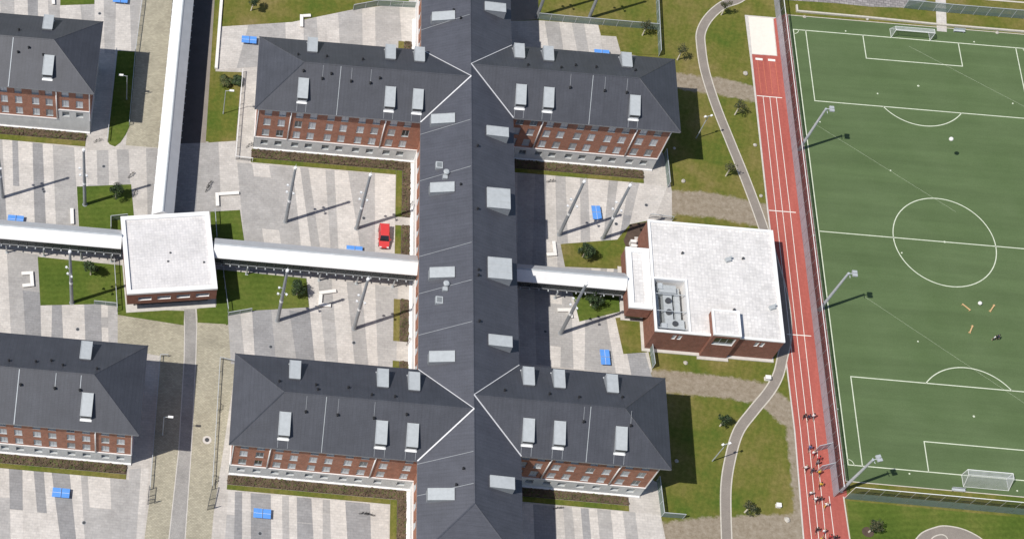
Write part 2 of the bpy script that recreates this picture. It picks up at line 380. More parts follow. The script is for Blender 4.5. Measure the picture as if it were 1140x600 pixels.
# paving panels in stripes of three greys, each a thin slab of its own
prng = random.Random(3)
def yard(name, top, bot, cuts, parent, split=0.45):
    # top / bot: two end points each; cuts: (fraction on top, fraction on bottom, tone) in order, last closes
    A, B = Vector(top[0]), Vector(top[1]); D, E = Vector(bot[0]), Vector(bot[1])
    for (t0, b0, tone), (t1, b1, _) in zip(cuts, cuts[1:]):
        p = [A.lerp(B, t0), A.lerp(B, t1), D.lerp(E, b1), D.lerp(E, b0)]
        parts = [0, 1]
        if prng.random() < split: parts = [0, prng.uniform(0.25, 0.75), 1]
        if prng.random() < split*0.4: parts = [0, prng.uniform(0.15, 0.4), prng.uniform(0.55, 0.85), 1]
        for k, (a, b) in enumerate(zip(parts, parts[1:])):
            tn = tone if (k == 0 or prng.random() < 0.72) else {'L': 'M', 'M': 'D', 'D': 'L'}[tone]
            q = [p[0].lerp(p[3], a), p[1].lerp(p[2], a), p[1].lerp(p[2], b), p[0].lerp(p[3], b)]
            c = sum(q, Vector((0, 0)))/4
            q = [c+(x-c)*(1-0.03/max(0.5, (x-c).length)) for x in q]
            m = MB(); m.prism([tuple(x) for x in q], 0.006, 0.018+prng.uniform(0, 0.002), 0)
            m.build('paving_panel', {'L': 'paving_light', 'M': 'paving_mid', 'D': 'paving_dark'}[tn], parent)
def cuts(xt, xb, tones):
    a0, a1, c0, c1 = xt[0], xt[-1], xb[0], xb[-1]
    return [((a-a0)/(a1-a0), (b-c0)/(c1-c0), t) for a, b, t in zip(xt, xb, list(tones)+['L'])]
# south of the north-west block
yard('A', [(-177.00,4.94),(-155.76,4.13)], [(-174.58,-12.35),(-153.64,-12.87)], cuts([-120, -60, 10, 55, 80, 145, 190, 235, 330, 388], [-120, -50, 30, 62, 92, 155, 205, 250, 350, 396], 'LMLDLDLMLM'[0:9]), campus)
yard('A2', [(-155.72,3.75),(-142.79,5.65)], [(-153.60,-13.24),(-142.51,-12.87)], cuts([388, 430, 482, 520, 572, 650, 704], [396, 440, 490, 540, 592, 660, 672], 'LMLMLM'), campus)
yard('B0', [(-139.25,6.99),(-128.71,8.46)], [(-138.35,-12.45),(-125.78,-12.68)], cuts([790, 890, 972, 1048], [776, 866, 990, 1088], 'DML'), campus)
yard('B', [(-128.43,3.96),(-99.10,4.20)], [(-125.94,-12.70),(-98.84,-12.75)], cuts([90, 165, 240, 345, 378, 415, 490, 530, 590, 710, 800], [120, 212, 288, 375, 420, 460, 505, 540, 640, 700, 790], 'MLMLMLMLML'), campus)
yard('C', [(-128.99,-17.77),(-98.27,-19.06)], [(-126.67,-36.75),(-98.33,-36.52)], cuts([40, 90, 150, 230, 300, 400, 450, 510, 575, 640, 700, 800], [60, 125, 170, 265, 360, 440, 490, 545, 620, 680, 720, 800], 'MLDLMLMLMLM'), campus)
yard('D', [(-125.65,-59.76),(-99.31,-59.73)], [(-125.60,-74.17),(-98.78,-73.86)], cuts([60, 90, 122, 160, 250, 300, 330, 365, 430, 480, 512, 580, 690, 770], [40, 88, 125, 165, 255, 305, 335, 370, 450, 480, 520, 600, 700, 775], 'LDLDLMLDLMLDL'), campus)
yard('E', [(-168.03,-59.25),(-142.03,-59.44)], [(-165.21,-79.43),(-140.79,-78.88)], cuts([-120, -60, 0, 40, 100, 150, 195, 230, 310, 360, 390, 490, 530, 575], [-120, -60, 0, 55, 108, 200, 240, 305, 370, 400, 430, 520, 545, 570], 'LMLDLDLDLMLMM'[0:13]), campus)
yard('E2', [(-142.21,-57.55),(-138.97,-56.92)], [(-140.79,-78.88),(-138.79,-78.69)], cuts([0, 60, 100], [0, 50, 100], 'ML'), campus, 0.2)
yard('F', [(-76.70,8.22),(-49.32,6.71)], [(-77.14,-13.34),(-57.44,-13.56)], cuts([20, 100, 150, 190, 235, 300, 335, 430, 470, 520, 565, 690], [20, 90, 155, 215, 270, 330, 380, 420, 450, 480, 500, 560], 'MDLMLMLMLML'), campus)
yard('G', [(-77.03,-15.87),(-57.60,-16.46)], [(-77.05,-31.71),(-54.44,-32.23)], cuts([30, 100, 165, 225, 265, 330, 400, 460, 520], [30, 105, 170, 215, 275, 325, 470, 540, 635], 'MDLMLMLM'), campus)
yard('H', [(-77.16,-57.29),(-54.59,-57.00)], [(-77.28,-69.57),(-53.91,-69.15)], cuts([45, 90, 140, 190, 222, 262, 300, 335, 372, 432, 485, 540, 590, 650], [45, 100, 150, 195, 240, 285, 320, 355, 395, 455, 515, 570, 620, 680], 'LDDLMLDLMLMLL'), campus, 0.25)
yard('I', [(-132.92,34.44),(-94.46,44.51)], [(-133.44,24.23),(-94.37,31.61)], cuts([195, 300, 440, 510, 560, 600, 645, 740, 790, 885, 975], [180, 260, 450, 520, 580, 610, 660, 745, 795, 900, 975], 'LMLMLLMLML'[0:10]), campus, 0.3)
yard('J', [(-71.82,42.28),(-60.37,42.39)], [(-71.69,34.37),(-59.69,34.33)], cuts([165, 190, 255, 310, 365, 428], [165, 205, 268, 330, 380, 440], 'LMLML'), nyard, 0.4)
yard('K', [(-182.24,42.44),(-149.04,45.91)], [(-179.84,25.32),(-148.98,25.98)], cuts([-120, 0, 60, 120, 165, 205, 265, 345, 420, 460, 520, 575, 640], [-120, 5, 70, 130, 175, 230, 270, 380, 425, 470, 515, 590, 605], 'LMLDLMLMLMLM'), campus)
yard('L', [(-173.81,-17.85),(-161.81,-18.85)], [(-171.35,-35.46),(-159.52,-35.33)], cuts([-120, -40, 30, 90, 175], [-120, -30, 50, 115, 185], 'MLMM'), campus)
yard('L2', [(-160.46,-28.78),(-147.13,-26.76)], [(-159.48,-35.68),(-146.26,-35.76)], cuts([180, 232, 275, 375, 450, 480, 525], [180, 225, 280, 380, 455, 485, 525], 'LDLDLM'), campus, 0.5)

# roads of small beige pavers, running under the walkways
sheet('paver_road', [(-150.22,57.14),(-144.16,57.78),(-142.73,39.93),(-142.13,5.71),(-148.77,5.63),(-149.02,26.39),(-148.63,39.32)], 0.0125, 'road_pavers', kind='structure')
sheet('asphalt_drive', [(-143.63,57.84),(-135.07,58.74),(-134.91,40.74),(-135.10,9.40),(-135.09,7.02),(-142.46,5.68),(-142.90,39.91)], 0.0127, 'asphalt', kind='structure')
sheet('gravel_strip', [(-136.14,58.63),(-135.24,58.72),(-134.74,40.76),(-134.13,7.51),(-135.04,7.42),(-135.26,40.71)], 0.0132, 'path_tarmac', kind='structure')
sheet('verge', [(-135.24,58.72),(-133.64,58.89),(-133.35,40.91),(-133.44,24.23),(-133.50,7.97),(-134.16,7.91),(-134.74,40.76)], 0.0135, 'grass_olive', kind='structure')
sheet('paver_road', [(-146.89,-29.21),(-127.48,-28.87),(-125.75,-36.66),(-127.76,-63.71),(-128.05,-80.32),(-139.12,-81.37),(-138.43,-63.18),(-138.91,-36.41),(-146.26,-35.76)], 0.0145, 'road_pavers', kind='structure')
sheet('grey_path', [(-135.52,-27.20),(-133.43,-26.82),(-133.00,-30.46),(-132.72,-36.48),(-132.24,-53.06),(-132.09,-68.75),(-131.60,-80.65),(-134.30,-80.91),(-134.70,-69.00),(-134.33,-53.26),(-134.71,-36.68),(-135.10,-30.67)], 0.0215, 'path_grey', kind='structure')
for pts in ([(-135.52,-27.20),(-135.10,-30.67),(-134.71,-36.68),(-134.33,-53.26),(-134.70,-69.00),(-134.30,-80.91)], [(-133.43,-26.82),(-133.00,-30.46),(-132.72,-36.48),(-132.24,-53.06),(-132.09,-68.75),(-131.60,-80.65)]):
    strip('path_edging', pts, 0.14, 0.024, 'concrete_light', kind='structure')
#sheet('paved_lane', [(-137.67,-36.46),(-125.75,-36.66),(-125.82,-52.44),(-126.14,-68.18),(-126.35,-80.16),(-127.91,-80.30),(-128.05,-63.74),(-125.93,-36.16)], 0.0205, 'paving_mid', kind='structure') if False else None

# lawns inside the campus: slightly raised turf beds
LZ = [0.05]
def lawn(pts, mat='grass_lawn'):
    LZ[0] += 0.004; m = MB(); m.prism(pts, -0.02-LZ[0], LZ[0], 0); return m.build('lawn', mat, kind='structure')
for pts in ([(-156.77,-4.12),(-147.01,-2.66),(-145.23,-13.14),(-155.40,-13.04)], [(-162.08,-19.24),(-146.40,-19.50),(-147.10,-27.11),(-160.46,-28.78)], [(-147.75,-20.36),(-144.75,-20.06),(-144.02,-28.04),(-135.43,-27.37),(-135.29,-30.17),(-146.89,-29.29)],
            [(-133.27,-26.80),(-128.03,-25.22),(-127.62,-29.23),(-132.92,-29.41)], [(-132.29,-6.98),(-126.99,-6.07),(-125.78,-12.68),(-131.56,-12.89)], [(-130.53,-18.65),(-114.45,-18.86),(-113.74,-24.52),(-123.88,-26.23),(-128.04,-27.52),(-127.62,-29.23),(-127.91,-29.44),(-129.83,-26.64)],
            [(-152.31,26.69),(-148.80,26.84),(-148.44,10.04),(-148.99,7.99),(-149.82,6.12),(-150.72,5.14),(-151.75,5.53),(-152.14,6.08)], [(-165.31,44.21),(-158.67,44.90),(-157.87,37.26),(-164.40,36.26)],
            [(-67.57,-16.91),(-58.88,-16.95),(-58.71,-19.79),(-66.52,-22.68)]):
    lawn(pts)
for pts in ([(-133.58,23.80),(-128.49,24.11),(-128.64,8.67),(-133.65,7.76)], [(-69.30,-7.41),(-59.10,-5.46),(-57.49,-11.38),(-68.66,-11.95)], [(-60.20,-21.35),(-55.46,-20.53),(-55.08,-27.49),(-59.15,-28.23)], [(-56.67,-2.04),(-53.37,-0.95),(-53.80,-11.02),(-58.29,-11.46),(-59.10,-5.46)]):
    lawn(pts, 'grass_olive')
lawn([(-56.51,-2.02),(-53.22,-1.12),(-53.54,-6.58),(-57.57,-6.98),(-57.98,-5.53)], 'mulch').location.z = 0.01
lawn([(-71.45,56.28),(-48.29,58.70),(-49.14,36.27),(-55.84,36.00),(-56.65,40.40),(-59.76,40.51),(-60.18,42.62),(-71.81,42.94)], 'grass_olive')
sheet('gravel_apron', [(-77.49,55.64),(-71.45,56.28),(-71.99,42.48),(-77.75,41.45)], 0.009, 'path_tarmac', kind='structure')

sheet('lawn', [(-23.46,-51.66),(5.51,-51.86),(28.96,-51.80),(24.81,-71.69),(-23.93,-76.29)], 0.006, 'grass_lawn', kind='structure')
# planted beds along the facades: brown ground cover, edged by a strip of grass
brng = random.Random(11)
def bed(x0, x1, y0, y1, n_per_m2=34, label=None):
    base = MB(); base.prism([(x0, y0), (x1, y0), (x1, y1), (x0, y1)], 0.0, 0.09, 0); base.build('planting_soil', 'mulch', kind='structure')
    m = MB(); n = int((x1-x0)*(y1-y0)*n_per_m2)
    for i in range(n):
        u, v = brng.uniform(x0+.1, x1-.1), brng.uniform(y0+.1, y1-.1); h = brng.uniform(0.12, 0.45); a = brng.uniform(0, 3.14); s = brng.uniform(0.10, 0.24)
        mt = 0 if brng.random() < 0.78 else 1
        for k in range(2):
            c, d = math.cos(a+k*1.57)*s, math.sin(a+k*1.57)*s; l = brng.uniform(-.12, .12)
            m.poly([(u-c, v-d, 0.07), (u+c, v+d, 0.07), (u+c*.8+l, v+d*.8, h), (u-c*.8+l, v-d*.8, h*.9)], mt)
        m.poly([(u-s, v-s*.7, h*.8), (u+s, v-s*.5, h*.9), (u+s*.7, v+s, h*.85), (u-s*.6, v+s*.8, h*.95)], mt)
    o = m.build('ground_cover', ['leaf_brown', 'leaf_bed_green'], kind='stuff')
    tag(o, label, 'ground cover'); return o
def edge_grass(x0, x1, y0, y1):
    m = MB(); m.prism([(x0, y0), (x1, y0), (x1, y1), (x0, y1)], 0.0, 0.07, 0); return m.build('grass_strip', 'grass_olive', kind='structure')
BEDS = [(-125.6, -96.4, 5.3, 7.1, 'brown ground cover below the south facade of the north-west wing'),
        (-125.9, -96.4, -58.65, -57.05, 'brown ground cover below the south facade of the south-west wing'),
        (-79.0, -53.6, 7.95, 9.65, 'brown ground cover below the north-east wing, west end in shade'),
        (-79.0, -59.7, -56.0, -54.6, 'brown ground cover below the south-east wing near the field'),
        (-185, -156.2, 5.8, 7.35, 'brown ground cover below the block at upper left edge'),
        (-185, -142.6, -58.5, -56.95, 'brown ground cover below the block at lower left edge'),
        (-97.8, -96.35, -4.6, 5.25, 'narrow brown bed beside the long block, north of the red car'),
        (-97.8, -96.35, -13.6, -6.4, 'narrow brown bed beside the long block, at the red car'),
        (-97.8, -96.35, -29.6, -21.4, 'narrow brown bed beside the long block, south of the walkway'),
        (-97.8, -96.35, -38.6, -33.4, 'short brown bed at the inner corner of the south-west wing'),
        (-97.8, -96.35, -74, -58.7, 'brown bed along the long block, lower edge of the picture'),
        (-97.8, -96.5, 23.5, 34.5, 'narrow brown bed beside the long block at the top')]
for x0, x1, y0, y1, lab in BEDS: bed(x0, x1, y0, y1, 34, lab)
for e in ((-125.6, -99.0, 4.3, 5.25), (-125.9, -99.0, -59.55, -58.7), (-79.0, -53.6, 7.0, 7.9), (-79.0, -59.7, -57.0, -56.05), (-185, -156.2, 4.6, 5.75), (-185, -142.6, -59.4, -58.55),
          (-98.95, -97.85, -4.6, 5.25), (-98.95, -97.85, -13.6, -6.4), (-98.95, -97.85, -29.6, -21.4), (-98.95, -97.85, -38.6, -33.4), (-98.95, -97.85, -74, -58.7), (-98.95, -97.85, 23.5, 34.5)):
    edge_grass(*e)
for y0, y1 in ((-40.5, 6.9), (-75, -57.2), (22.6, 40)):
    m = MB(); m.box(-96.3, -95.7, y0, y1, 0.0, 0.16); m.build('foundation_kerb', 'white_render', kind='structure')

# tarmac footpath with pale kerbs
def footpath(pts, w, name='footpath'):
    P = smooth_path(pts, 6)
    o = strip(name, P, w, 0.018, 'path_tarmac', kind='structure')
    n = len(P)
    for sgn in (-1, 1):
        Q = []
        for i in range(n):
            a, b = Vector(P[max(0, i-1)]), Vector(P[min(n-1, i+1)]); d = (b-a).normalized(); Q.append(tuple(Vector(P[i])+Vector((-d.y, d.x))*sgn*(w/2+0.07)))
        strip('path_kerb', Q, 0.2, 0.03, 'kerb', o)
footpath([(-27.04,58.67),(-31.85,52.13),(-35.72,49.75),(-38.77,46.36),(-40.52,42.71),(-40.78,39.26),(-40.45,33.37),(-39.00,25.65),(-36.96,17.78),(-35.08,10.67),(-33.06,2.22),(-31.64,-5.13),(-30.28,-14.11),(-30.35,-21.22),(-31.62,-26.22),(-32.73,-29.76),(-34.57,-32.99),(-37.68,-36.99),(-40.44,-40.90),(-42.22,-45.96),(-43.43,-51.68),(-43.99,-60.32),(-44.18,-67.92)], 1.55)
o = sheet('footpath', smooth_path([(-13.55,-58.03),(-11.84,-56.17),(-9.63,-55.03),(-7.81,-54.54),(-5.20,-54.76),(-3.00,-55.63),(-1.44,-56.87),(2.38,-61.99),(-19.57,-64.08),(-13.55,-58.03)], 5)[:-1], 0.018, 'path_tarmac', kind='structure')
strip('path_kerb', smooth_path([(-16.24,-60.73),(-13.55,-58.03),(-11.84,-56.17),(-9.63,-55.03),(-7.81,-54.54),(-5.20,-54.76),(-3.00,-55.63),(-1.44,-56.87),(1.29,-59.82)], 5), 0.2, 0.03, 'kerb', o)
strip('path_kerb', smooth_path([(-11.73,-59.54),(-10.54,-57.28),(-9.54,-56.41),(-8.33,-56.14),(-7.70,-56.85),(-7.60,-59.15)], 5), 0.18, 0.03, 'kerb', o)

# running track, sand pit, pitch
TX0 = -31.2
track = sheet('running_track', [(-31.13,38.55),(-26.36,38.51),(-26.17,47.34)]+[(-23.35, 49.0), (-23.35, -51.3)]+[(-23.98,-51.00),(-23.81,-58.39),(-23.87,-67.49),(-31.41,-68.20),(-31.25,-59.10),(-30.77,-39.96),(-31.22,3.36),(-31.16,28.71)], 0.016, 'track_red', kind='structure')
sheet('track_edging', [(-31.70,47.75),(-25.62,47.73),(-25.80,38.67),(-31.06,38.34),(-31.07,28.72),(-31.13,3.36),(-30.70,-39.95),(-31.18,-59.10),(-31.34,-68.20),(-31.63,-68.22),(-31.50,-59.13),(-31.00,-39.98),(-31.49,3.33),(-31.50,28.67),(-31.53,35.97)], 0.0145, 'concrete_light', kind='structure')
pit = sheet('sand_pit', [(-31.03,47.49),(-26.34,47.43),(-26.46,38.60),(-31.06,38.55)], 0.022, 'sand', kind='structure')
strip('sand_pit_kerb', [(-31.14,47.59),(-26.23,47.53),(-26.36,38.53),(-31.19,38.46)], 0.16, 0.03, 'concrete_light', pit, closed=True)
for a in ([(-30.55,37.38),(-29.18,37.35)], [(-28.15,37.37),(-26.78,37.36)]): strip('take_off_board', a, 0.5, 0.024, 'white_line', track)
LANES = [[(-29.89,28.74),(-29.90,3.49),(-29.89,-39.87),(-30.07,-58.99),(-30.25,-68.09)], [(-28.62,28.76),(-28.68,3.51),(-28.64,-39.75),(-28.90,-58.88),(-29.09,-67.98)], [(-27.40,28.78),(-27.30,3.56),(-27.42,-39.63),(-27.72,-58.77),(-27.93,-67.87)], [(-26.36,-51.15),(-26.31,-58.63),(-26.48,-67.73)]]
for l in LANES: strip('lane_line', l, 0.10, 0.020, 'white_line', track)
for a in ([(-31.07,28.76),(-26.31,28.73)], [(-31.12,3.50),(-26.28,3.53)], [(-30.39,-21.58),(-26.18,-21.51)]): strip('start_line', a, 0.16, 0.0215, 'white_line', track)
for a in ([(-30.22,37.16),(-30.16,29.43)], [(-29.14,36.85),(-29.07,29.34)], [(-27.94,36.86),(-28.05,29.44)], [(-26.83,36.87),(-26.78,29.36)]): strip('lane_line', a, 0.1, 0.020, 'lane_line_faint', track)
strip('track_kerb', [(-23.98,-51.00),(-23.81,-58.39),(-23.87,-67.49)], 0.22, 0.05, 'kerb', track)

PL, PW = 45.2, 22.53
pitch = sheet('football_pitch', [(-23.3, -48.2), (27, -48.2), (27, 48.6), (-23.3, 48.6)], 0.014, 'turf', kind='structure')
strip('pitch_kerb', [(-23.3, -48.2), (27, -48.2), (27, 48.6), (-23.3, 48.6)], 0.16, 0.05, 'kerb', pitch, closed=True)
ZL, LW = 0.019, 0.17
def pl(name, pts, closed=False, w=LW): strip(name, pts, w, ZL, 'pitch_line', pitch, closed=closed)
pl('boundary_line', [(-PW, -PL), (PW, -PL), (PW, PL), (-PW, PL)], True)
pl('halfway_line', [(-PW, 0), (PW, 0)])
pl('centre_circle', arc(0, 0, 9.15, 0, 360, 64)[:-1], True)
for s in (-1, 1):
    e = s*PL
    pl('penalty_area_line', [(-20.16, e), (-20.16, e-s*16.5), (20.16, e-s*16.5), (20.16, e)])
    pl('goal_area_line', [(-9.16, e), (-9.16, e-s*5.5), (9.16, e-s*5.5), (9.16, e)])
    a = math.degrees(math.acos(5.5/9.15))
    c0 = -90*s
    pl('penalty_arc', arc(0, e-s*11, 9.15, c0-a, c0+a, 28))
    for t in (-1, 1): pl('corner_arc', [(t*PW-t*1.0*math.sin(R(x)), e-s*1.0*math.cos(R(x))) for x in range(0, 91, 15)], w=0.12)
    m = MB(); m.tube((0, e-s*11, ZL), (0, e-s*11, ZL+0.002), 0.2, n=12); m.build('penalty_spot', 'pitch_line', pitch)
m = MB(); m.tube((0, 0, ZL+0.001), (0, 0, ZL+0.004), 0.2, n=12); m.build('centre_spot', 'pitch_line', pitch)

# north of the pitch: cobbled way, path across the bank
sheet('cobbled_way', [(-24.54,58.93),(1.58,61.66),(6.99,59.97),(6.05,55.86),(2.29,53.92),(-0.31,52.77),(-6.65,52.33),(-13.62,52.49),(-24.48,52.24)], 0.0165, 'cobble', kind='structure')
sheet('cross_path', [(6.96,62.22),(9.11,62.45),(7.32,47.66),(5.42,47.68)], 0.0172, 'paving_light', kind='structure')
strip('path_kerb', [(9.68,56.68),(16.66,56.52),(25.40,56.54),(34.14,56.57)], 0.35, 0.03, 'kerb', kind='structure')

# ---------------------------------------------------------------- buildings
EAVE, RIDGE, SOF = 13.9, 18.1, 13.62
class Frame:
    # a facade plane: origin, direction along, outward normal
    def __init__(s, O, d, n): s.O = Vector((*O, 0)); s.d = Vector((*d, 0)); s.n = Vector((*n, 0))
    def p(s, a, z, depth=0): return tuple(s.O+s.d*a-s.n*depth+Vector((0, 0, z)))
    def ang(s): return math.atan2(s.d.y, s.d.x)
def facade(mb, F, a0, a1, z0, z1, ops, depth=0.14, mat=0, rev=None, base=0.0):
    # wall sheet with real openings (centre, zc, w, h) and reveals
    A = sorted({a0, a1}|{round(x-w/2, 4) for x, z, w, h in ops}|{round(x+w/2, 4) for x, z, w, h in ops})
    Z = sorted({z0, z1}|{round(z-h/2, 4) for x, z, w, h in ops}|{round(z+h/2, 4) for x, z, w, h in ops})
    A = [a for a in A if a0 <= a <= a1]; Z = [z for z in Z if z0 <= z <= z1]
    for zi, zj in zip(Z, Z[1:]):
        run = None
        for k, (ai, aj) in enumerate(zip(A, A[1:])):
            c = ((ai+aj)/2, (zi+zj)/2)
            hole = any(abs(c[0]-x) < w/2 and abs(c[1]-z) < h/2 for x, z, w, h in ops)
            if not hole: run = ai if run is None else run
            if run is not None and (hole or k == len(A)-2):
                e = ai if hole else aj
                mb.poly([F.p(run, zi, base), F.p(e, zi, base), F.p(e, zj, base), F.p(run, zj, base)], mat); run = None
    r = mat if rev is None else rev
    for x, z, w, h in ops:
        if z-h/2 < z0-1e-6 or z+h/2 > z1+1e-6: continue
        l, q, b, t = x-w/2, x+w/2, z-h/2, z+h/2
        for e, f in (((l, b), (q, b)), ((q, b), (q, t)), ((q, t), (l, t)), ((l, t), (l, b))):
            mb.poly([F.p(*e, base), F.p(*f, base), F.p(*f, depth), F.p(*e, depth)], r)
_wcache = {}
def window_meshes(w, h, pane, sill=True, bars=1, frame='white_metal'):
    key = (round(w, 2), round(h, 2), pane, sill, bars, frame)
    if key not in _wcache:
        f = MB(); t = 0.09
        f.box(-w/2, w/2, 0.02, 0.09, -h/2, -h/2+t); f.box(-w/2, w/2, 0.02, 0.09, h/2-t, h/2)
        f.box(-w/2, -w/2+t, 0.02, 0.09, -h/2+t, h/2-t); f.box(w/2-t, w/2, 0.02, 0.09, -h/2+t, h/2-t)
        for i in range(1, bars+1):
            x = -w/2+w*i/(bars+1); f.box(x-0.035, x+0.035, 0.02, 0.085, -h/2+t, h/2-t)
        if sill: f.box(-w/2+0.005, w/2-0.005, -0.16, 0.02, -h/2+0.002, -h/2+0.04, 1)
        g = MB(); g.box(-w/2+t*.6, w/2-t*.6, 0.045, 0.065, -h/2+t*.6, h/2-t*.6)
        _wcache[key] = (f.mesh('window', [frame, 'metal_light']), g.mesh('pane', pane))
    return _wcache[key]
def put_window(parent, F, a, z, w, h, pane='pane_blind', depth=0.14, sill=True, bars=1, frame='metal_light'):
    fm, gm = window_meshes(w, h, pane, sill, bars, frame)
    o = bpy.data.objects.new('window', fm); C.objects.link(o); o.parent = parent
    p = Vector(F.p(a, z, depth-0.03))-Vector(parent_origin(parent)); o.location = p; o.rotation_euler = (0, 0, F.ang())
    g = bpy.data.objects.new('pane', gm); C.objects.link(g); g.parent = o
    return o
ROWS = [5.5, 8.9, 12.05]; ZP = 3.7; WW, WH = 1.3, 2.1
wr = random.Random(5)
def south_front(b, F, L, cols, pipes, rowsP=(2.2,), plinth_top=ZP, row_skip=(), name='facade'):
    # brick storeys, grey plinth storey, white string course and downpipes on one facade of length L
    ops = [(c, z, WW, WH) for c in cols for z in ROWS if z-WH/2 > plinth_top]
    m = MB(); facade(m, F, 0, L, plinth_top, SOF+0.05, ops); m.build('brick_wall', 'brick', b)
    opp = [(c, z, WW, 1.5) for c in cols for z in rowsP]
    m = MB(); facade(m, F, 0, L, 0, plinth_top, opp, depth=0.25, base=-0.06)
    m.poly([F.p(0, plinth_top, -0.06), F.p(L, plinth_top, -0.06), F.p(L, plinth_top, 0), F.p(0, plinth_top, 0)]); m.build('plinth', 'plinth_grey', b)
    for c, z, w, h in ops: put_window(b, F, c, z, w, h, 'pane_blind' if wr.random() < 0.93 else 'pane_grey' if wr.random() < .6 else 'pane_dark')
    for c, z, w, h in opp: put_window(b, F, c, z, w, h, 'pane_grey', 0.25, frame='metal_grey')
    def rail(nm, a0, a1, z0, z1, d0, d1, mat):
        m = MB(); m.prism([F.p(a0, 0, -d1)[:2], F.p(a1, 0, -d1)[:2], F.p(a1, 0, -d0)[:2], F.p(a0, 0, -d0)[:2]], z0, z1); m.build(nm, mat, b)
    rail('string_course', 0, L, plinth_top+0.004, plinth_top+0.24, 0.004, 0.16, 'white_render')
    rail('base_ledge', 0, L, 0.0, 0.30, 0.065, 0.36, 'white_render')
    for a in pipes:
        m = MB(); m.tube(F.p(a, plinth_top+0.25, -0.13), F.p(a, SOF, -0.13), 0.12, n=8); m.tube(F.p(a, SOF-0.25, -0.12), F.p(a, SOF, -0.3), 0.11, n=8); m.build('downpipe', 'white_render', b, smooth=True)
def shell(b, x0, x1, y0, y1, skip):
    # remaining plain walls of a block: brick above, plinth below; skip = sides that have a front of their own
    S = {'S': ((x0, y0), (1, 0), (0, -1), x1-x0), 'E': ((x1, y0), (0, 1), (1, 0), y1-y0), 'N': ((x1, y1), (-1, 0), (0, 1), x1-x0), 'W': ((x0, y1), (0, -1), (-1, 0), y1-y0)}
    for k, (O, d, n, L) in S.items():
        if k in skip: continue
        F = Frame(O, d, n); m = MB(); facade(m, F, 0, L, ZP, SOF+0.05, []); m.build('brick_wall', 'brick', b)
        m = MB(); facade(m, F, 0, L, 0, ZP, [], base=-0.06); m.poly([F.p(0, ZP, -0.06), F.p(L, ZP, -0.06), F.p(L, ZP, 0), F.p(0, ZP, 0)]); m.build('plinth', 'plinth_grey', b)
        m = MB(); m.prism([F.p(-0.01, 0, -0.16)[:2], F.p(L+0.01, 0, -0.16)[:2], F.p(L+0.01, 0, 0)[:2], F.p(-0.01, 0, 0)[:2]], ZP+0.006, ZP+0.236); m.build('string_course', 'white_render', b)
def lift(n, pts): return [(p[0], p[1], z) for p, z in zip(pts, n)]
def eave_board(mb, pts, mat=1):
    for a, b in zip(pts, pts[1:]):
        A, B = Vector(a), Vector(b); d = (B-A).normalized(); n = Vector((-d.y, d.x))*0.12
        q = [A+d*0, B+d*0, B+n, A+n]
        mb.prism([tuple(x) for x in q], SOF-0.02, EAVE-0.012, mat)
class Slope:
    # one roof face: height from plan position, and the two in-plane directions
    def __init__(s, e, axis, sgn, k): s.e, s.axis, s.sgn, s.k = e, axis, sgn, k
    def z(s, u, v): return EAVE+(((v if s.axis else u)-s.e)*s.sgn)*s.k
def rooflight(parent, S, u, v, wide, deep, hi=0.95, lo=0.35, plain_front=False):
    # metal smoke-vent box: low at the ridge side, upright white louvre front to the eave
    c = Vector((u, v)); dn = Vector((0, -S.sgn)) if S.axis else Vector((-S.sgn, 0)); ac = Vector((-dn.y, dn.x))
    P = lambda a, d: tuple(c+ac*a+dn*d)
    def z(a, d): q = c+ac*a+dn*d; return S.z(q.x, q.y)
    w, d = wide/2, deep/2
    zt0, zt1 = z(0, -d)+lo, z(0, d)+hi
    m = MB()
    B = [(-w, -d), (w, -d), (w, d), (-w, d)]
    lowv = [(*P(*b), z(*b)-0.05) for b in B]; top = [(*P(-w, -d), zt0), (*P(w, -d), zt0), (*P(w, d), zt1), (*P(-w, d), zt1)]
    m.poly(top, 0); m.poly([lowv[0], lowv[1], top[1], top[0]], 1); m.poly([lowv[1], lowv[2], top[2], top[1]], 1)
    m.poly([lowv[2], lowv[3], top[3], top[2]], 1); m.poly([lowv[3], lowv[0], top[0], top[3]], 1)
    # raised rim and seams of the lid
    for a in ([-w, w] if wide < 3.0 and deep > wide else [-w, -w/3, w/3, w]):
        e0, e1 = P(a-0.05, -d), P(a+0.05, -d); e2, e3 = P(a+0.05, d), P(a-0.05, d)
        m.poly([(*e0, zt0+.05), (*e1, zt0+.05), (*e2, zt1+.05), (*e3, zt1+.05)], 0)
    # louvre front, a little proud, and its sill flashing
    f0, f1 = P(-w+.1, d+.03), P(w-.1, d+.03); zb = z(0, d)
    m.poly([(*f0, zb+.12), (*f1, zb+.12), (*f1, zb+.5), (*f0, zb+.5)], 2); m.poly([(*f0, zb+.5), (*f1, zb+.5), (*f1, zt1-.06), (*f0, zt1-.06)], 3)
    if plain_front: return m.build('rooflight', ['metal_light', 'metal_grey', 'metal_light', 'metal_grey'], parent)
    g0, g1 = P(-w-.05, d+.32), P(w+.05, d+.32); h0, h1 = P(-w-.05, d), P(w+.05, d)
    m.poly([(*h0, z(0, d)+.06), (*h1, z(0, d)+.06), (*g1, z(0, d+.32)+.06), (*g0, z(0, d+.32)+.06)], 2)
    return m.build('rooflight', ['metal_light', 'metal_grey', 'white_metal', 'dark_steel'], parent)
def vents(parent, S, pts, big=0.26):
    for u, v in pts:
        z = S.z(u, v); m = MB(); m.tube((u, v, z-0.1), (u, v, z+0.42), big*.75, n=8); m.tube((u, v, z+0.42), (u, v, z+0.6), big*1.15, big*.5, n=8); m.build('roof_vent', 'black', parent)
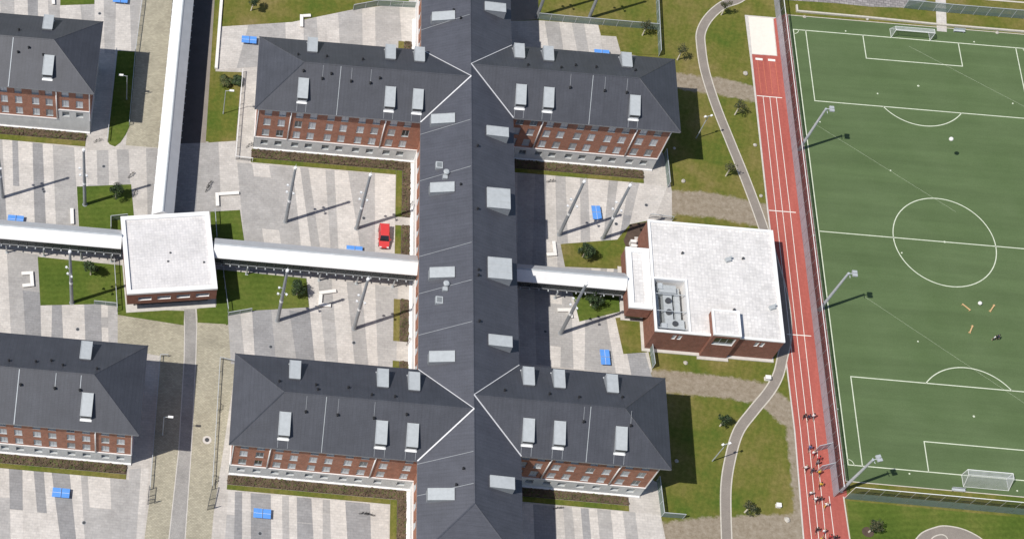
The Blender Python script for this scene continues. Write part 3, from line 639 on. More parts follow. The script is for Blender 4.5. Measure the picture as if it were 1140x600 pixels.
def roof_line(parent, S, p0, p1, w=0.11, mat='galvanised', name='lightning_conductor'):
    a, b = Vector(p0), Vector(p1); d = (b-a).normalized(); n = Vector((-d.y, d.x))*w/2
    m = MB(); q = [a+n, b+n, b-n, a-n]
    top = [(x.x, x.y, S.z(x.x, x.y)+0.06) for x in q]; low = [(x.x, x.y, S.z(x.x, x.y)+0.003) for x in q]
    m.poly(top); [m.poly([low[i], low[(i+1) % 4], top[(i+1) % 4], top[i]]) for i in range(4)]; m.build(name, mat, parent)
def hip_cap(mb, a, b, w, mat):
    # ridge / hip / valley strip following two 3-D points
    A, B = Vector(a), Vector(b); d = (B-A); h = Vector((d.x, d.y, 0)).normalized(); n = Vector((-h.y, h.x, 0))*w/2
    up = Vector((0, 0, 0.07)); s = Vector((0, 0, -0.03))
    mb.poly([A+n+s, B+n+s, B+up, A+up], mat); mb.poly([A+up, B+up, B-n+s, A-n+s], mat)
def valley(parent, a, b, w=0.42):
    A, B = Vector(a), Vector(b); d = (B-A); h = Vector((d.x, d.y, 0)).normalized(); n = Vector((-h.y, h.x, 0))*w/2; up = Vector((0, 0, 0.13))
    m = MB(); m.poly([A+n+up, B+n+up, B-n+up, A-n+up]); m.poly([A+n+up, B+n+up, B+n*.6, A+n*.6]); m.poly([A-n+up, B-n+up, B-n*.6, A-n*.6]); m.build('valley_gutter', 'valley_metal', parent)

SU0, SU1, SUR = -96.75, -80.30, -88.525        # spine eaves and ridge
SV0, SV1 = -73.4, 62.0
b = thing('school_building', 'large brick school block with long slate roof and four hipped wings', 'building', (-88.5, -20, 0))
WINGS = {'UL': dict(eu=-126.1, us=SU0, vf=6.75, vb=22.55, wu=-125.35, side='W'), 'LL': dict(eu=-126.55, us=SU0, vf=-57.4, vb=-41.4, wu=-125.75, side='W'),
         'UR': dict(eu=-50.75, us=SU1, vf=9.35, vb=25.25, wu=-52.0, side='E'), 'LR': dict(eu=-56.6, us=SU1, vf=-55.0, vb=-39.0, wu=-57.9, side='E')}
kS = (RIDGE-EAVE)/(SUR-SU0)
SW = Slope(SU0, 0, 1, kS); SE = Slope(SU1, 0, -1, kS)
# spine roof
m = MB()
def spine_slopes(us, wings):
    v = SV0; ap = SV0+8.2
    for w in wings:
        vm = (w['vf']+w['vb'])/2
        m.poly(lift((EAVE, EAVE, RIDGE, RIDGE), [(us, v), (us, w['vf']), (SUR, vm), (SUR, ap)]), 0); v = w['vb']; ap = vm
    m.poly(lift((EAVE, EAVE, RIDGE, RIDGE), [(us, v), (us, SV1), (SUR, SV1), (SUR, ap)]), 0)
spine_slopes(SU0, [WINGS['LL'], WINGS['UL']]); spine_slopes(SU1, [WINGS['LR'], WINGS['UR']])
m.poly(lift((EAVE, EAVE, RIDGE), [(SU0, SV0), (SU1, SV0), (SUR, SV0+8.2)]), 0)
hip_cap(m, (SUR, SV0+8.2, RIDGE), (SUR, SV1, RIDGE), 0.35, 0)
for e in (SU0, SU1): hip_cap(m, (e, SV0, EAVE), (SUR, SV0+8.2, RIDGE), 0.3, 0)
for e, s in ((SU0, 1), (SU1, -1)):
    vs = [SV0]+[x for w in (('LL', 'UL') if s > 0 else ('LR', 'UR')) for x in (WINGS[w]['vf'], WINGS[w]['vb'])]+[SV1]
    for i in range(0, len(vs), 2): eave_board(m, [(e, vs[i]), (e, vs[i+1])] if s < 0 else [(e, vs[i+1]), (e, vs[i])], 1)
eave_board(m, [(SU0, SV0), (SU1, SV0)], 1)
m.poly([(SU0+.02, SV0+.02, SOF), (SU1-.02, SV0+.02, SOF), (SU1-.02, SV1, SOF), (SU0+.02, SV1, SOF)], 1)
spine = m.build('roof', ['roof_slate_spine', 'gutter'], b)
for u, v in [(-93.15, 28.7), (-93.2, 6.3), (-93.3, -7.8), (-93.3, -24.4), (-93.3, -39.9), (-93.4, -63.5)]: rooflight(spine, SW, u, v, 1.9, 4.0, 1.25, 0.25, True)
for u, v in [(-83.75, 31.4), (-83.75, 4.3), (-83.9, -36.4), (-84.0, -60.9)]: rooflight(spine, SE, u, v, 1.9, 3.9, 2.1, 0.3, True)
for u, v in [(-83.8, -9.4), (-83.8, -23.0)]: rooflight(spine, SE, u, v, 3.9, 4.0, 2.3, 0.3, True)
for u, v in [(-93.72,-3.00),(-93.67,-29.33)]:
    m = MB(); z = SW.z(u, v); m.obox(u, v, 1.2, 1.3, z-.4, z+.45, 0, 0); m.obox(u, v, 0.8, 0.9, z+.45, z+.5, 0, 1); m.build('roof_hatch', ['metal_light', 'pane_grey'], spine)
for u, v in [(-92.58,-4.71),(-92.58,-26.49)]:
    m = MB(); z = SW.z(u, v); m.tube((u, v, z-.2), (u, v, z+.6), .38, n=12); m.tube((u, v, z+.6), (u, v, z+.8), .55, .35, n=12); m.obox(u-.2, v-.9, .8, .7, z-.4, z+.35); m.build('fan_cowl', 'metal_light', spine, smooth=False)
vents(spine, SW, [(-90.33,-7.55),(-91.39,29.92),(-90.20,27.75),(-90.14,-59.42),(-91.17,-61.99)], .2); vents(spine, SE, [(-87.55,-12.35),(-87.51,-24.11),(-87.52,-25.13),(-87.44,-33.60),(-87.43,0.36)], .2)
for v in (27.9, 14.7-9.6, -4.5, -19.5, -26.6, -34.3, -57.0, -62.3): roof_line(spine, SW, (SU0, v-0.9), (SUR, v+0.4), 0.08, 'metal_grey')
for (a, bb, mm) in ((SU0, SUR, 'LL'), (SU0, SUR, 'UL'), (SU1, SUR, 'LR'), (SU1, SUR, 'UR')):
    w = WINGS[mm]; vm = (w['vf']+w['vb'])/2
    for ve in (w['vf'], w['vb']): valley(spine, (a, ve, EAVE), (bb, vm, RIDGE), 0.21 if ve == w['vf'] else 0.14)
# wing roofs
LIGHTS = {'UL': ([(-117.9, 10.2), (-102.5, 10.0), (-97.6, 10.0)], [(-116.6, 19.9), (-102.6, 19.7), (-97.4, 19.7)]),
          'LL': ([(-118.1, -54.1), (-102.8, -54.1), (-97.9, -54.1)], [(-116.9, -44.7), (-102.8, -44.8), (-97.8, -44.9)]),
          'UR': ([(-79.4, 12.8), (-74.5, 12.7), (-59.3, 12.6)], [(-79.5, 22.3), (-74.3, 22.2), (-60.3, 22.3)]),
          'LR': ([(-79.6, -51.5), (-74.7, -51.5), (-65.0, -51.5)], [(-79.4, -42.1), (-74.5, -42.1), (-66.0, -42.1)])}
VENTS = {'UL': ([(-114.62,12.19),(-109.53,12.15),(-106.11,12.12),(-118.05,13.14),(-113.12,13.08),(-104.53,13.02)], [(-119.13,16.94),(-114.00,17.16),(-107.59,17.12)]),
         'LL': ([(-114.90,-52.01),(-109.85,-52.06),(-104.11,-52.04),(-99.01,-51.13)], [(-119.35,-47.21),(-113.47,-47.28),(-108.32,-47.24),(-113.21,-48.28),(-100.95,-48.35),(-104.65,-48.42)]),
         'UR': ([(-70.80,14.77),(-64.70,14.73),(-60.82,14.74)], [(-69.67,19.72),(-66.01,19.69),(-59.06,19.74),(-78.32,18.45),(-72.43,18.48)]),
         'LR': ([(-63.57,-49.44),(-71.00,-49.47)], [(-71.67,-45.47),(-64.67,-44.58),(-83.50,-45.45),(-76.36,-45.35)])}
MID = {'UL': -111.6, 'LL': -111.9, 'UR': -67.0, 'LR': -70.1}
def wing_roof(b, w, free_end=False):
    vf, vb, eu, us = w['vf'], w['vb'], w['eu'], w['us']; vm = (vf+vb)/2; sg = 1 if w['side'] == 'W' else -1; hx = eu+sg*8.0
    ur = SUR if not free_end else us
    m = MB()
    m.poly(lift((EAVE, EAVE, RIDGE, RIDGE), [(eu, vf), (us, vf), (ur, vm), (hx, vm)]), 0)
    m.poly(lift((EAVE, EAVE, RIDGE, RIDGE), [(us, vb), (eu, vb), (hx, vm), (ur, vm)]), 0)
    m.poly(lift((EAVE, EAVE, RIDGE), [(eu, vb), (eu, vf), (hx, vm)]), 0)
    hip_cap(m, (hx, vm, RIDGE), (ur, vm, RIDGE), 0.35, 0)
    for ve in (vf, vb): hip_cap(m, (eu, ve, EAVE), (hx, vm, RIDGE), 0.26, 0)
    A, B, Cc, D = (us, vf), (eu, vf), (eu, vb), (us, vb)
    eave_board(m, [D, Cc, B, A] if sg > 0 else [A, B, Cc, D], 1)
    m.poly([(eu+sg*.02, vf+.02, SOF-.004), (us, vf+.02, SOF-.004), (us, vb-.02, SOF-.004), (eu+sg*.02, vb-.02, SOF-.004)], 1)
    o = m.build('roof', ['roof_slate', 'gutter'], b)
    k = (RIDGE-EAVE)/(vm-vf); return o, Slope(vf, 1, 1, k), Slope(vb, 1, -1, k), vm
for nm, w in WINGS.items():
    o, S, Nn, vm = wing_roof(b, w)
    for u, v in LIGHTS[nm][0]: rooflight(o, S, u, v, 1.75, 3.6, 1.2, 0.35)
    for u, v in LIGHTS[nm][1]: rooflight(o, Nn, u, v, 1.75, 3.3, 1.9, 0.35)
    vents(o, S, VENTS[nm][0], .22); vents(o, Nn, VENTS[nm][1], .2)
    roof_line(o, S, (MID[nm], w['vf']), (MID[nm]+.1, vm-.2), 0.09, 'metal_light')
    for u, v in VENTS[nm][0][:3]: roof_line(o, S, (u, v), (u, vm-.3), 0.055, 'metal_grey')
    for u, v in LIGHTS[nm][0]:
        for dd in (-.8, .8): roof_line(o, S, (u+dd, v-1.8), (u+dd, w['vf']+.1), 0.06, 'metal_grey')
# walls of the wings
def fr(x0, y): return Frame((x0, y), (1, 0), (0, -1))
V = {'UL': 7.5, 'LL': -56.65, 'UR': 10.08, 'LR': -54.2}
COLS = {'UL': [-123.5, -120.95, -117.9, -115.4, -112.3, -109.8, -106.75, -104.2, -101.15, -98.65], 'LL': [-123.9, -121.3, -118.3, -115.8, -112.7, -110.2, -107.1, -104.6, -101.4, -97.6],
        'UR': [-78.7, -76.2, -73.3, -70.8, -67.8, -65.3, -62.3, -59.8, -56.7, -54.1], 'LR': [-79.0, -76.5, -73.6, -71.2, -68.1, -65.5, -62.5, -59.9]}
PIPES = {'UL': [-119.45, -102.65], 'LL': [-119.8, -103.0], 'UR': [-74.75, -58.05], 'LR': [-75.05, -64.0]}
for nm, w in WINGS.items():
    if w['side'] == 'W': x0, x1 = w['wu'], -95.72
    else: x0, x1 = -80.75, w['wu']
    south_front(b, fr(x0, V[nm]), x1-x0, [c-x0 for c in COLS[nm]], [c-x0 for c in PIPES[nm]])
    shell(b, x0, x1, V[nm], w['vb']-.45, 'SE' if w['side'] == 'W' else 'SW')
    cx = x0+0.04 if w['side'] == 'W' else x1-0.04
    m = MB(); m.box(cx-.09, cx+.09, V[nm]-.09, V[nm]+.09, ZP+.24, SOF); m.build('corner_pipe', 'white_render', b)
# spine walls
for x, d, n, segs in ((-95.75, -1, -1, [(SV0+.5, V['LL']), (-41.85, V['UL']), (22.1, SV1)]), (-80.75, 1, 1, [(SV0+.5, V['LR']), (-39.45, V['UR']), (24.8, SV1)])):
    for y0, y1 in segs:
        F = Frame((x, y1 if d < 0 else y0), (0, d), (n, 0)); L = y1-y0
        k = max(1, int(L/3.2)); cl = [L*(i+.5)/k for i in range(k)] if n < 0 else []
        ops = [(c, z, WW, WH) for c in cl for z in ROWS]
        m = MB(); facade(m, F, 0, L, ZP, SOF+.05, ops); m.build('brick_wall', 'brick', b)
        m = MB(); facade(m, F, 0, L, 0, ZP, [], base=-.06); m.poly([F.p(0, ZP, -.06), F.p(L, ZP, -.06), F.p(L, ZP, 0), F.p(0, ZP, 0)]); m.build('plinth', 'white_render', b)
        m = MB(); m.prism([F.p(0.45, 0, -.16)[:2], F.p(L-.45, 0, -.16)[:2], F.p(L-.45, 0, -.004)[:2], F.p(0.45, 0, -.004)[:2]], ZP+.004, ZP+.24); m.build('string_course', 'white_render', b)
        for c, z, ww, hh in ops: put_window(b, F, c, z, ww, hh)
F = Frame((-95.75, SV0+.5), (1, 0), (0, -1)); m = MB(); facade(m, F, 0, 15.0, 0, SOF+.05, []); m.build('brick_wall', 'brick', b)

# two more blocks at the left edge
for key, lab, eu, wu, vf, vb, vw, cols, pipes, lights, tlx in (
        ('TL', 'brick block with hipped slate roof, cut by the upper left picture edge', -154.65, -155.6, 6.95, 22.95, 7.75, [-178.4, -175.9, -173.6, -171.1, -168.5, -165.4, -162.95], [-161.6], ([(-163.2, 10.5)], [(-164.3, 19.8)]), None),
        ('BL', 'brick block with hipped slate roof, cut by the lower left picture edge', -140.8, -142.0, -57.3, -41.4, -56.55, [-168.5, -165.9, -162.95, -160.45, -157.4, -154.9, -151.9, -149.4, -146.3, -143.8], [-147.9], ([(-149.5, -53.9)], [(-150.6, -44.5)]), None)):
    t = thing('brick_block', lab, 'building', (eu-18, (vf+vb)/2, 0))
    w = dict(eu=eu, us=-186.0, vf=vf, vb=vb, side='E')
    o, S, Nn, vm = wing_roof(t, w, True)
    for u, v in lights[0]: rooflight(o, S, u, v, 1.75, 3.6, 1.2, 0.35)
    for u, v in lights[1]: rooflight(o, Nn, u, v, 1.75, 3.3, 1.9, 0.35)
    x0 = -185.5
    if key == 'TL':
        F = fr(x0, vw); xs = -161.35
        south_front(t, F, xs-x0, [c-x0 for c in cols], [c-x0 for c in pipes], rowsP=())
        F2 = fr(xs, vw); south_front(t, F2, wu-xs, [-160.0-xs, -157.45-xs], [], rowsP=(5.5,), plinth_top=6.75)
        vents(o, S, [(-166.98,13.26),(-168.82,12.41),(-164.32,12.32)], .2); vents(o, Nn, [(-169.25,17.16)], .2); roof_line(o, S, (-170.0, vf), (-169.9, vm-.2), .14)
    else:
        south_front(t, fr(x0, vw), wu-x0, [c-x0 for c in cols], [c-x0 for c in pipes])
        vents(o, S, [(-160.27,-51.79),(-154.82,-51.87),(-150.81,-51.80)], .22); vents(o, Nn, [(-162.60,-48.03),(-158.32,-47.68),(-153.96,-47.96),(-155.93,-47.15),(-148.47,-48.09)], .2); roof_line(o, S, (-160.8, vf), (-160.7, vm-.2), .14)
        for u, v in [(-154.82,-51.87),(-150.81,-51.80)]: roof_line(o, S, (u, v), (u, vm-.3), .09)
    shell(t, x0, wu, vw, vb-.45, 'S')
    m = MB(); m.box(wu-.13, wu+.05, vw-.09, vw+.09, ZP+.24, SOF); m.build('corner_pipe', 'white_render', t)

# ---------------------------------------------------------------- covered walkways on legs
def walkway(lab, A, B, w=3.7, skip0=0.0, legs=(), rear=1, ez=5.9, rz=7.4, fl=3.6):
    A, B = Vector(A), Vector(B); d = (B-A).normalized(); n = Vector((-d.y, d.x)); L = (B-A).length
    t = thing('covered_walkway', lab, 'walkway', (A.x, A.y, 0), 'raised covered walkways')
    P = lambda s, o, z: (A.x+d.x*s+n.x*o, A.y+d.y*s+n.y*o, z)
    h = w/2
    m = MB()
    for sg in (-1, 1):
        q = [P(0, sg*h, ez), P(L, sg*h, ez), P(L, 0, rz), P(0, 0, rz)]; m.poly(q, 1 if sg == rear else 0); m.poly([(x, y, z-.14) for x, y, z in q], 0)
        m.poly([P(0, sg*h, ez), P(L, sg*h, ez), P(L, sg*h, ez-.22), P(0, sg*h, ez-.22)], 0)
    for s in (0, L): m.poly([P(s, -h, ez), P(s, h, ez), P(s, 0, rz)], 0)
    k = int(L/1.6)
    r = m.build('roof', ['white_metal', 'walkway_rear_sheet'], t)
    m = MB(); m.poly([P(0, -.18, rz-.05), P(L, -.18, rz-.05), P(L, 0, rz+.06), P(0, 0, rz+.06)]); m.poly([P(0, .18, rz-.05), P(L, .18, rz-.05), P(L, 0, rz+.06), P(0, 0, rz+.06)]); m.build('ridge_cap', 'galvanised', r)
    m = MB(); m.prism([P(0, -h+.15, 0)[:2], P(L, -h+.15, 0)[:2], P(L, h-.15, 0)[:2], P(0, h-.15, 0)[:2]], fl-.35, fl); m.build('deck', 'dark_steel', t)
    for sg in (-1, 1):
        for zz in (fl, ez-.45):
            m = MB(); m.prism([P(0, sg*(h-.12), 0)[:2], P(L, sg*(h-.12), 0)[:2], P(L, sg*(h-.26), 0)[:2], P(0, sg*(h-.26), 0)[:2]], zz, zz+.2); m.build('rail', 'metal_grey', t)
    nb = max(1, int(L/1.5)); st = L/nb
    mu = MB().box(-.06, .06, -.07, .07, 0, ez-.25-fl-.2).mesh('mullion', 'dark_steel'); gl = MB().box(-st/2+.07, st/2-.07, -.012, .012, 0, ez-.45-fl-.22).mesh('glass_panel', 'walkway_glass')
    ang = math.atan2(d.y, d.x); br = MB().prism([(-.09, -.34), (.09, -.34), (.09, .1), (-.09, .1)], -.09, .02).mesh('bracket', 'galvanised')
    for sg in (-1, 1):
        for i in range(nb+1):
            p = P(min(L-.07, max(.07, i*st)), sg*(h-.19), fl+.2); o = bpy.data.objects.new('mullion', mu); C.objects.link(o); o.parent = t; o.location = (p[0]-A.x, p[1]-A.y, p[2]); o.rotation_euler = (0, 0, ang)
            p = P(min(L-.1, max(.1, i*st)), sg*(h-.15), fl-.1); o = bpy.data.objects.new('bracket', br); C.objects.link(o); o.parent = t; o.location = (p[0]-A.x, p[1]-A.y, p[2]); o.rotation_euler = (0, 0, ang if sg < 0 else ang+math.pi)
            if i < nb:
                p = P((i+.5)*st, sg*(h-.19), fl+.21); o = bpy.data.objects.new('glass_panel', gl); C.objects.link(o); o.parent = t; o.location = (p[0]-A.x, p[1]-A.y, p[2]); o.rotation_euler = (0, 0, ang)
    for s in legs:
        for sg in (-1, 1):
            m = MB(); m.tube(P(s, sg*(h-.5), 0), P(s, sg*(h-.35), fl-.34), .14, .12, 10); m.obox(*P(s, sg*(h-.5), 0)[:2], .5, .5, 0, .12, ang); m.build('leg', 'metal_light', t, smooth=False)
        m = MB(); m.prism([P(s-.15, -h+.3, 0)[:2], P(s+.15, -h+.3, 0)[:2], P(s+.15, h-.3, 0)[:2], P(s-.15, h-.3, 0)[:2]], fl-.62, fl-.36); m.build('cross_beam', 'metal_light', t)
    return t
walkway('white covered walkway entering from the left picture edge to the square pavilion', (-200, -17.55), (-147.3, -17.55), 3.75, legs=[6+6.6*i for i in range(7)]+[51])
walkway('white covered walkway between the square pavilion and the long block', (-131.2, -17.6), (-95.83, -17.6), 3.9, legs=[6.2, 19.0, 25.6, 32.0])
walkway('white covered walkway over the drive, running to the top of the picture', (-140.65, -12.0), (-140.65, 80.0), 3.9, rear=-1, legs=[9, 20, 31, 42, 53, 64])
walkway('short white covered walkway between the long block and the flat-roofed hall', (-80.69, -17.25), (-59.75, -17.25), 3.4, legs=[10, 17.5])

# ---------------------------------------------------------------- square pavilion
PC = [(-145.4, -28.72), (-130.05, -26.1), (-132.6, -11.0), (-147.95, -13.6)]   # SW, SE, NE, NW
def inset(P, d):
    out = []
    n = len(P)
    for i in range(n):
        p, a, c = Vector(P[i]), Vector(P[i-1]), Vector(P[(i+1) % n]); e, f = (p-a).normalized(), (c-p).normalized()
        n1, n2 = Vector((-e.y, e.x)), Vector((-f.y, f.x)); bis = (n1+n2); out.append(tuple(p+bis*(d/(1+n1.dot(n2)))))
    return out
def parapet_roof(mb, P, ztop, wpar, zin, m_par=0, m_in=1):
    I = inset(P, wpar); n = len(P)
    for i in range(n):
        j = (i+1) % n
        mb.poly([(*P[i], ztop), (*P[j], ztop), (*I[j], ztop), (*I[i], ztop)], m_par)
        mb.poly([(*I[i], ztop), (*I[j], ztop), (*I[j], zin), (*I[i], zin)], m_par)
        mb.poly([(*P[i], ztop), (*P[j], ztop), (*P[j], ztop-.5), (*P[i], ztop-.5)], m_par)
    mb.poly([(*p, zin) for p in I], m_in)
t = thing('pavilion', 'square brick pavilion with white parapet roof where the walkways meet', 'pavilion', (-139, -20, 0))
m = MB(); parapet_roof(m, PC, 7.0, 0.75, 6.62)
rf = m.build('roof', ['white_metal', 'roof_slab'], t)
for u, v in [(-138.70,-19.82),(-138.95,-21.54),(-132.76,-21.10)]:
    m = MB(); m.tube((u, v, 6.6), (u, v, 6.85), .16, n=8); m.build('roof_drain', 'dark_steel', rf)
PI = inset(PC, 0.06)
def edge_frame(a, b):
    d = (Vector(b)-Vector(a)); L = d.length; d.normalize(); return Frame(a, tuple(d), (d.y, -d.x)), L
for i in range(4):
    F, L = edge_frame(PI[i], PI[(i+1) % 4])
    ops = [(L*(k+.5)/4*0.86+L*.09, 4.75, 2.3, 1.15) for k in range(4)] if i == 0 else [(L*(k+.5)/4, 4.75, 2.3, 1.15) for k in range(4)] if i in (1,) else []
    m = MB(); facade(m, F, 0, L, 3.0, 6.52, ops, depth=.45, rev=1); m.build('brick_wall', ['brick_dark', 'white_render'], t)
    for o in ops: put_window(t, F, o[0], o[1], o[2], o[3], 'pane_blind', .42, bars=2)
m = MB(); m.poly([(*p, 3.0) for p in PI]); m.build('soffit', 'gutter', t)
G = inset(PC, 1.3)
for i in range(4):
    F, L = edge_frame(G[i], G[(i+1) % 4]); m = MB(); facade(m, F, 0, L, 0.1, 3.0, []); m.build('glazed_wall', 'pane_dark', t)
    for k in range(8): m = MB(); p = F.p(L*k/8+.1, 0); m.obox(p[0], p[1], .12, .16, .1, 3.0, F.ang()); m.build('mullion', 'dark_steel', t)
m = MB(); m.prism(inset(PC, -0.05), 0, 0.14); m.build('base_slab', 'concrete_light', t)

# ---------------------------------------------------------------- flat-roofed hall beside the track
t = thing('sports_hall', 'flat-roofed brick hall with white roof and sunken plant court beside the running track', 'building', (-45, -16, 0))
H = 7.0
X0, X1, Y0, Y1 = -55.55, -33.6, -26.9, -4.95
LWx0, LWx1, LWy0, LWy1 = -55.0, -49.7, -26.2, -16.6
m = MB()
def ring(mb, o, i, z, mat):
    (a0, a1, b0, b1), (c0, c1, d0, d1) = o, i
    for q in ([(a0, b0), (a1, b0), (c1, d0), (c0, d0)], [(a1, b0), (a1, b1), (c1, d1), (c1, d0)], [(a1, b1), (a0, b1), (c0, d1), (c1, d1)], [(a0, b1), (a0, b0), (c0, d0), (c0, d1)]): mb.poly([(*p, z) for p in q], mat)
inn = (X0+.42, X1-.42, Y0+.42, Y1-.42)
ring(m, (X0, X1, Y0, Y1), inn, H, 0)
for q0, q1 in (((inn[0], inn[2]), (inn[1], inn[2])), ((inn[1], inn[2]), (inn[1], inn[3])), ((inn[1], inn[3]), (inn[0], inn[3])), ((inn[0], inn[3]), (inn[0], inn[2]))): m.poly([(*q0, H), (*q1, H), (*q1, H-.3), (*q0, H-.3)], 0)
for q0, q1 in (((X0, Y0), (X1, Y0)), ((X1, Y0), (X1, Y1)), ((X1, Y1), (X0, Y1)), ((X0, Y1), (X0, Y0))): m.poly([(*q0, H), (*q1, H), (*q1, H-.32), (*q0, H-.32)], 0)
z = H-.3
m.poly([(inn[0], LWy1+.25, z), (inn[1], LWy1+.25, z), (inn[1], inn[3], z), (inn[0], inn[3], z)], 1)
m.poly([(LWx1+.25, inn[2], z), (inn[1], inn[2], z), (inn[1], LWy1+.25, z), (LWx1+.25, LWy1+.25, z)], 1)
rf = m.build('roof', ['white_metal', 'roof_slab_coarse'], t)
for a in ((inn[0], LWx1+.3, LWy1-.05, LWy1+.3), (LWx1-.05, LWx1+.3, inn[2], LWy1-.06)):
    m = MB(); m.box(*a, H-.6, H-.06); m.build('court_coping', 'white_metal', rf)
m = MB(); zc = 3.6
m.poly([(LWx0-.1, LWy0-.2, zc), (LWx1+.1, LWy0-.2, zc), (LWx1+.1, LWy1+.1, zc), (LWx0-.1, LWy1+.1, zc)], 0)
for q0, q1 in (((LWx0-.1, LWy0-.2), (LWx1, LWy0-.2)), ((LWx1, LWy0-.2), (LWx1, LWy1)), ((LWx1, LWy1), (LWx0-.1, LWy1)), ((LWx0-.1, LWy1), (LWx0-.1, LWy0-.2))): m.poly([(*q0, zc), (*q1, zc), (*q1, H-.25), (*q0, H-.25)], 1)
m.build('plant_court', ['concrete_light', 'white_render'], t)
# air handling plant in the court
pr = random.Random(4)
for (x, y, lx, ly, z0, z1, mt) in ((-52.6, -21.2, 1.5, 7.6, 3.7, 5.6, 'metal_light'), (-52.6, -18.0, 2.9, 1.4, 3.7, 6.0, 'metal_light'), (-50.9, -20.6, .9, 6.2, 3.7, 5.3, 'metal_light'), (-54.3, -21.4, .6, 8.6, 3.7, 4.9, 'galvanised'),
                                   (-51.7, -24.6, 3.2, 1.6, 3.7, 5.8, 'metal_light'), (-53.9, -17.6, .8, 1.0, 3.7, 6.2, 'galvanised'), (-50.6, -23.2, .7, 1.1, 3.7, 4.6, 'dark_steel'), (-53.6, -25.2, .9, .9, 3.7, 6.0, 'galvanised')):
    m = MB(); m.box(x-lx/2, x+lx/2, y-ly/2, y+ly/2, z0, z1)
    k = max(2, int(ly/1.1))
    for i in range(k+1): yy = y-ly/2+ly*i/k; m.box(x-lx/2-.04, x+lx/2+.04, yy-.04, yy+.04, z0, z1+.05)
    m.build('duct', mt, t)
for x, y in ((-52.6, -22.4), (-52.6, -20.2), (-51.7, -24.6)):
    m = MB(); m.tube((x, y, 5.5), (x, y, 6.05), .5, n=14); m.build('fan', 'dark_steel', t)
for x in (-55.0, -53.6, -51.7): m = MB(); m.tube((x+.4, -26.0, 4.9), (x+.4, -16.9, 4.9), .12, n=8); m.build('pipe', 'galvanised', t)
for i in range(9): m = MB(); y = -25.8+i*1.1; m.box(-55.0, -49.8, y-.05, y+.05, 6.3, 6.42); m.build('court_beam', 'galvanised', t) if i % 3 == 0 else None
S_ = Frame((X0+.05, Y0+.05), (1, 0), (0, -1)); L = X1-X0-.1
ops = [(a, 5.3, .62, 1.5) for a in (3.6, 4.55, 17.6, 18.55)]
m = MB(); facade(m, S_, 0, L, .25, H-.32, ops, depth=.3, rev=1); m.build('brick_wall', ['brick_dark', 'white_render'], t)
for o in ops: put_window(t, S_, *o, 'pane_blind', .28, bars=0)
for O, d, n, L in (((X0+.05, Y1-.05), (0, -1), (-1, 0), Y1-Y0-.1), ((X1-.05, Y0+.05), (0, 1), (1, 0), Y1-Y0-.1), ((X1-.05, Y1-.05), (-1, 0), (0, 1), X1-X0-.1)):
    m = MB(); facade(m, Frame(O, d, n), 0, L, .25, H-.32, []); m.build('brick_wall', 'brick_dark', t)
m = MB(); m.box(X0-.45, X1+.3, Y0-.5, Y1+.3, 0, .24); m.build('base_slab', 'concrete_light', t)
for u, v in [(-49.85,-11.11),(-39.34,-11.14),(-35.38,-20.28),(-41.75,-21.43)]:
    m = MB(); m.tube((u, v, H-.35), (u, v, H+.15), .2, n=8); m.build('roof_vent', 'dark_steel', rf)
for u, v in [(-42.03,-11.76),(-35.24,-20.44)]: m = MB(); m.obox(u, v, .9, .7, H-.32, H+.35, .4); m.tube((u+.4, v+.3, H-.3), (u+.4, v+.3, H+.7), .18, n=8); m.build('fan_cowl', 'metal_light', rf)
# stair head box with a glazed front
bx0, bx1, by0, by1, bz = -46.15, -41.5, -27.45, -22.6, 8.7
m = MB(); parapet_roof(m, [(bx0, by0), (bx1, by0), (bx1, by1), (bx0, by1)], bz, .3, bz-.2); o = m.build('stair_head_roof', ['white_metal', 'roof_slab_coarse'], t)
F = Frame((bx0+.04, by0+.04), (1, 0), (0, -1)); L = bx1-bx0-.08
m = MB(); facade(m, F, 0, L, .25, bz-.5, [(L/2+.05, 6.2, 3.5, 2.6)], depth=.3, rev=1)
for O, d, n, l2 in (((bx0+.04, by1-.04), (0, -1), (-1, 0), by1-by0-.08), ((bx1-.04, by0+.04), (0, 1), (1, 0), by1-by0-.08), ((bx1-.04, by1-.04), (-1, 0), (0, 1), L)): facade(m, Frame(O, d, n), 0, l2, .25, bz-.5, [])
m.build('stair_head_wall', ['brick_dark', 'white_render'], t)
put_window(t, F, L/2+.05, 6.2, 3.5, 2.6, 'pane_dark', .28, bars=2)
m = MB(); m.box(bx0-.35, bx1+.35, by0-.55, Y0-.55, 0, .22); m.build('base_slab', 'concrete_light', t)
# west porch, overhanging its ground floor
ax0, ax1, ay0, ay1, az = -59.65, -55.62, -22.6, -10.7, 6.75
m = MB(); parapet_roof(m, [(ax0, ay0), (ax1, ay0), (ax1, ay1), (ax0, ay1)], az, .95, az-.35); m.build('porch_roof', ['white_metal', 'roof_slab_coarse'], t)
m = MB()
for O, d, n, l2 in (((ax0+.05, ay0+.05), (1, 0), (0, -1), ax1-ax0-.1), ((ax0+.05, ay1-.05), (0, -1), (-1, 0), ay1-ay0-.1), ((ax1, ay1-.05), (-1, 0), (0, 1), ax1-ax0-.1)): facade(m, Frame(O, d, n), 0, l2, 3.3, az-.5, [])
m.poly([(ax0+.05, ay0+.05, 3.3), (ax1, ay0+.05, 3.3), (ax1, ay1-.05, 3.3), (ax0+.05, ay1-.05, 3.3)]); m.build('porch_wall', 'brick_dark', t)
m = MB(); m.box(ax0+1.0, ax1, ay0+1.2, ay1-.8, .2, 3.3); m.build('porch_glazing', 'pane_dark', t)
m = MB(); m.box(ax0+.3, ax1+.06, ay0+.9, ay1-.3, 0, .2); m.build('porch_slab', 'concrete_light', t)
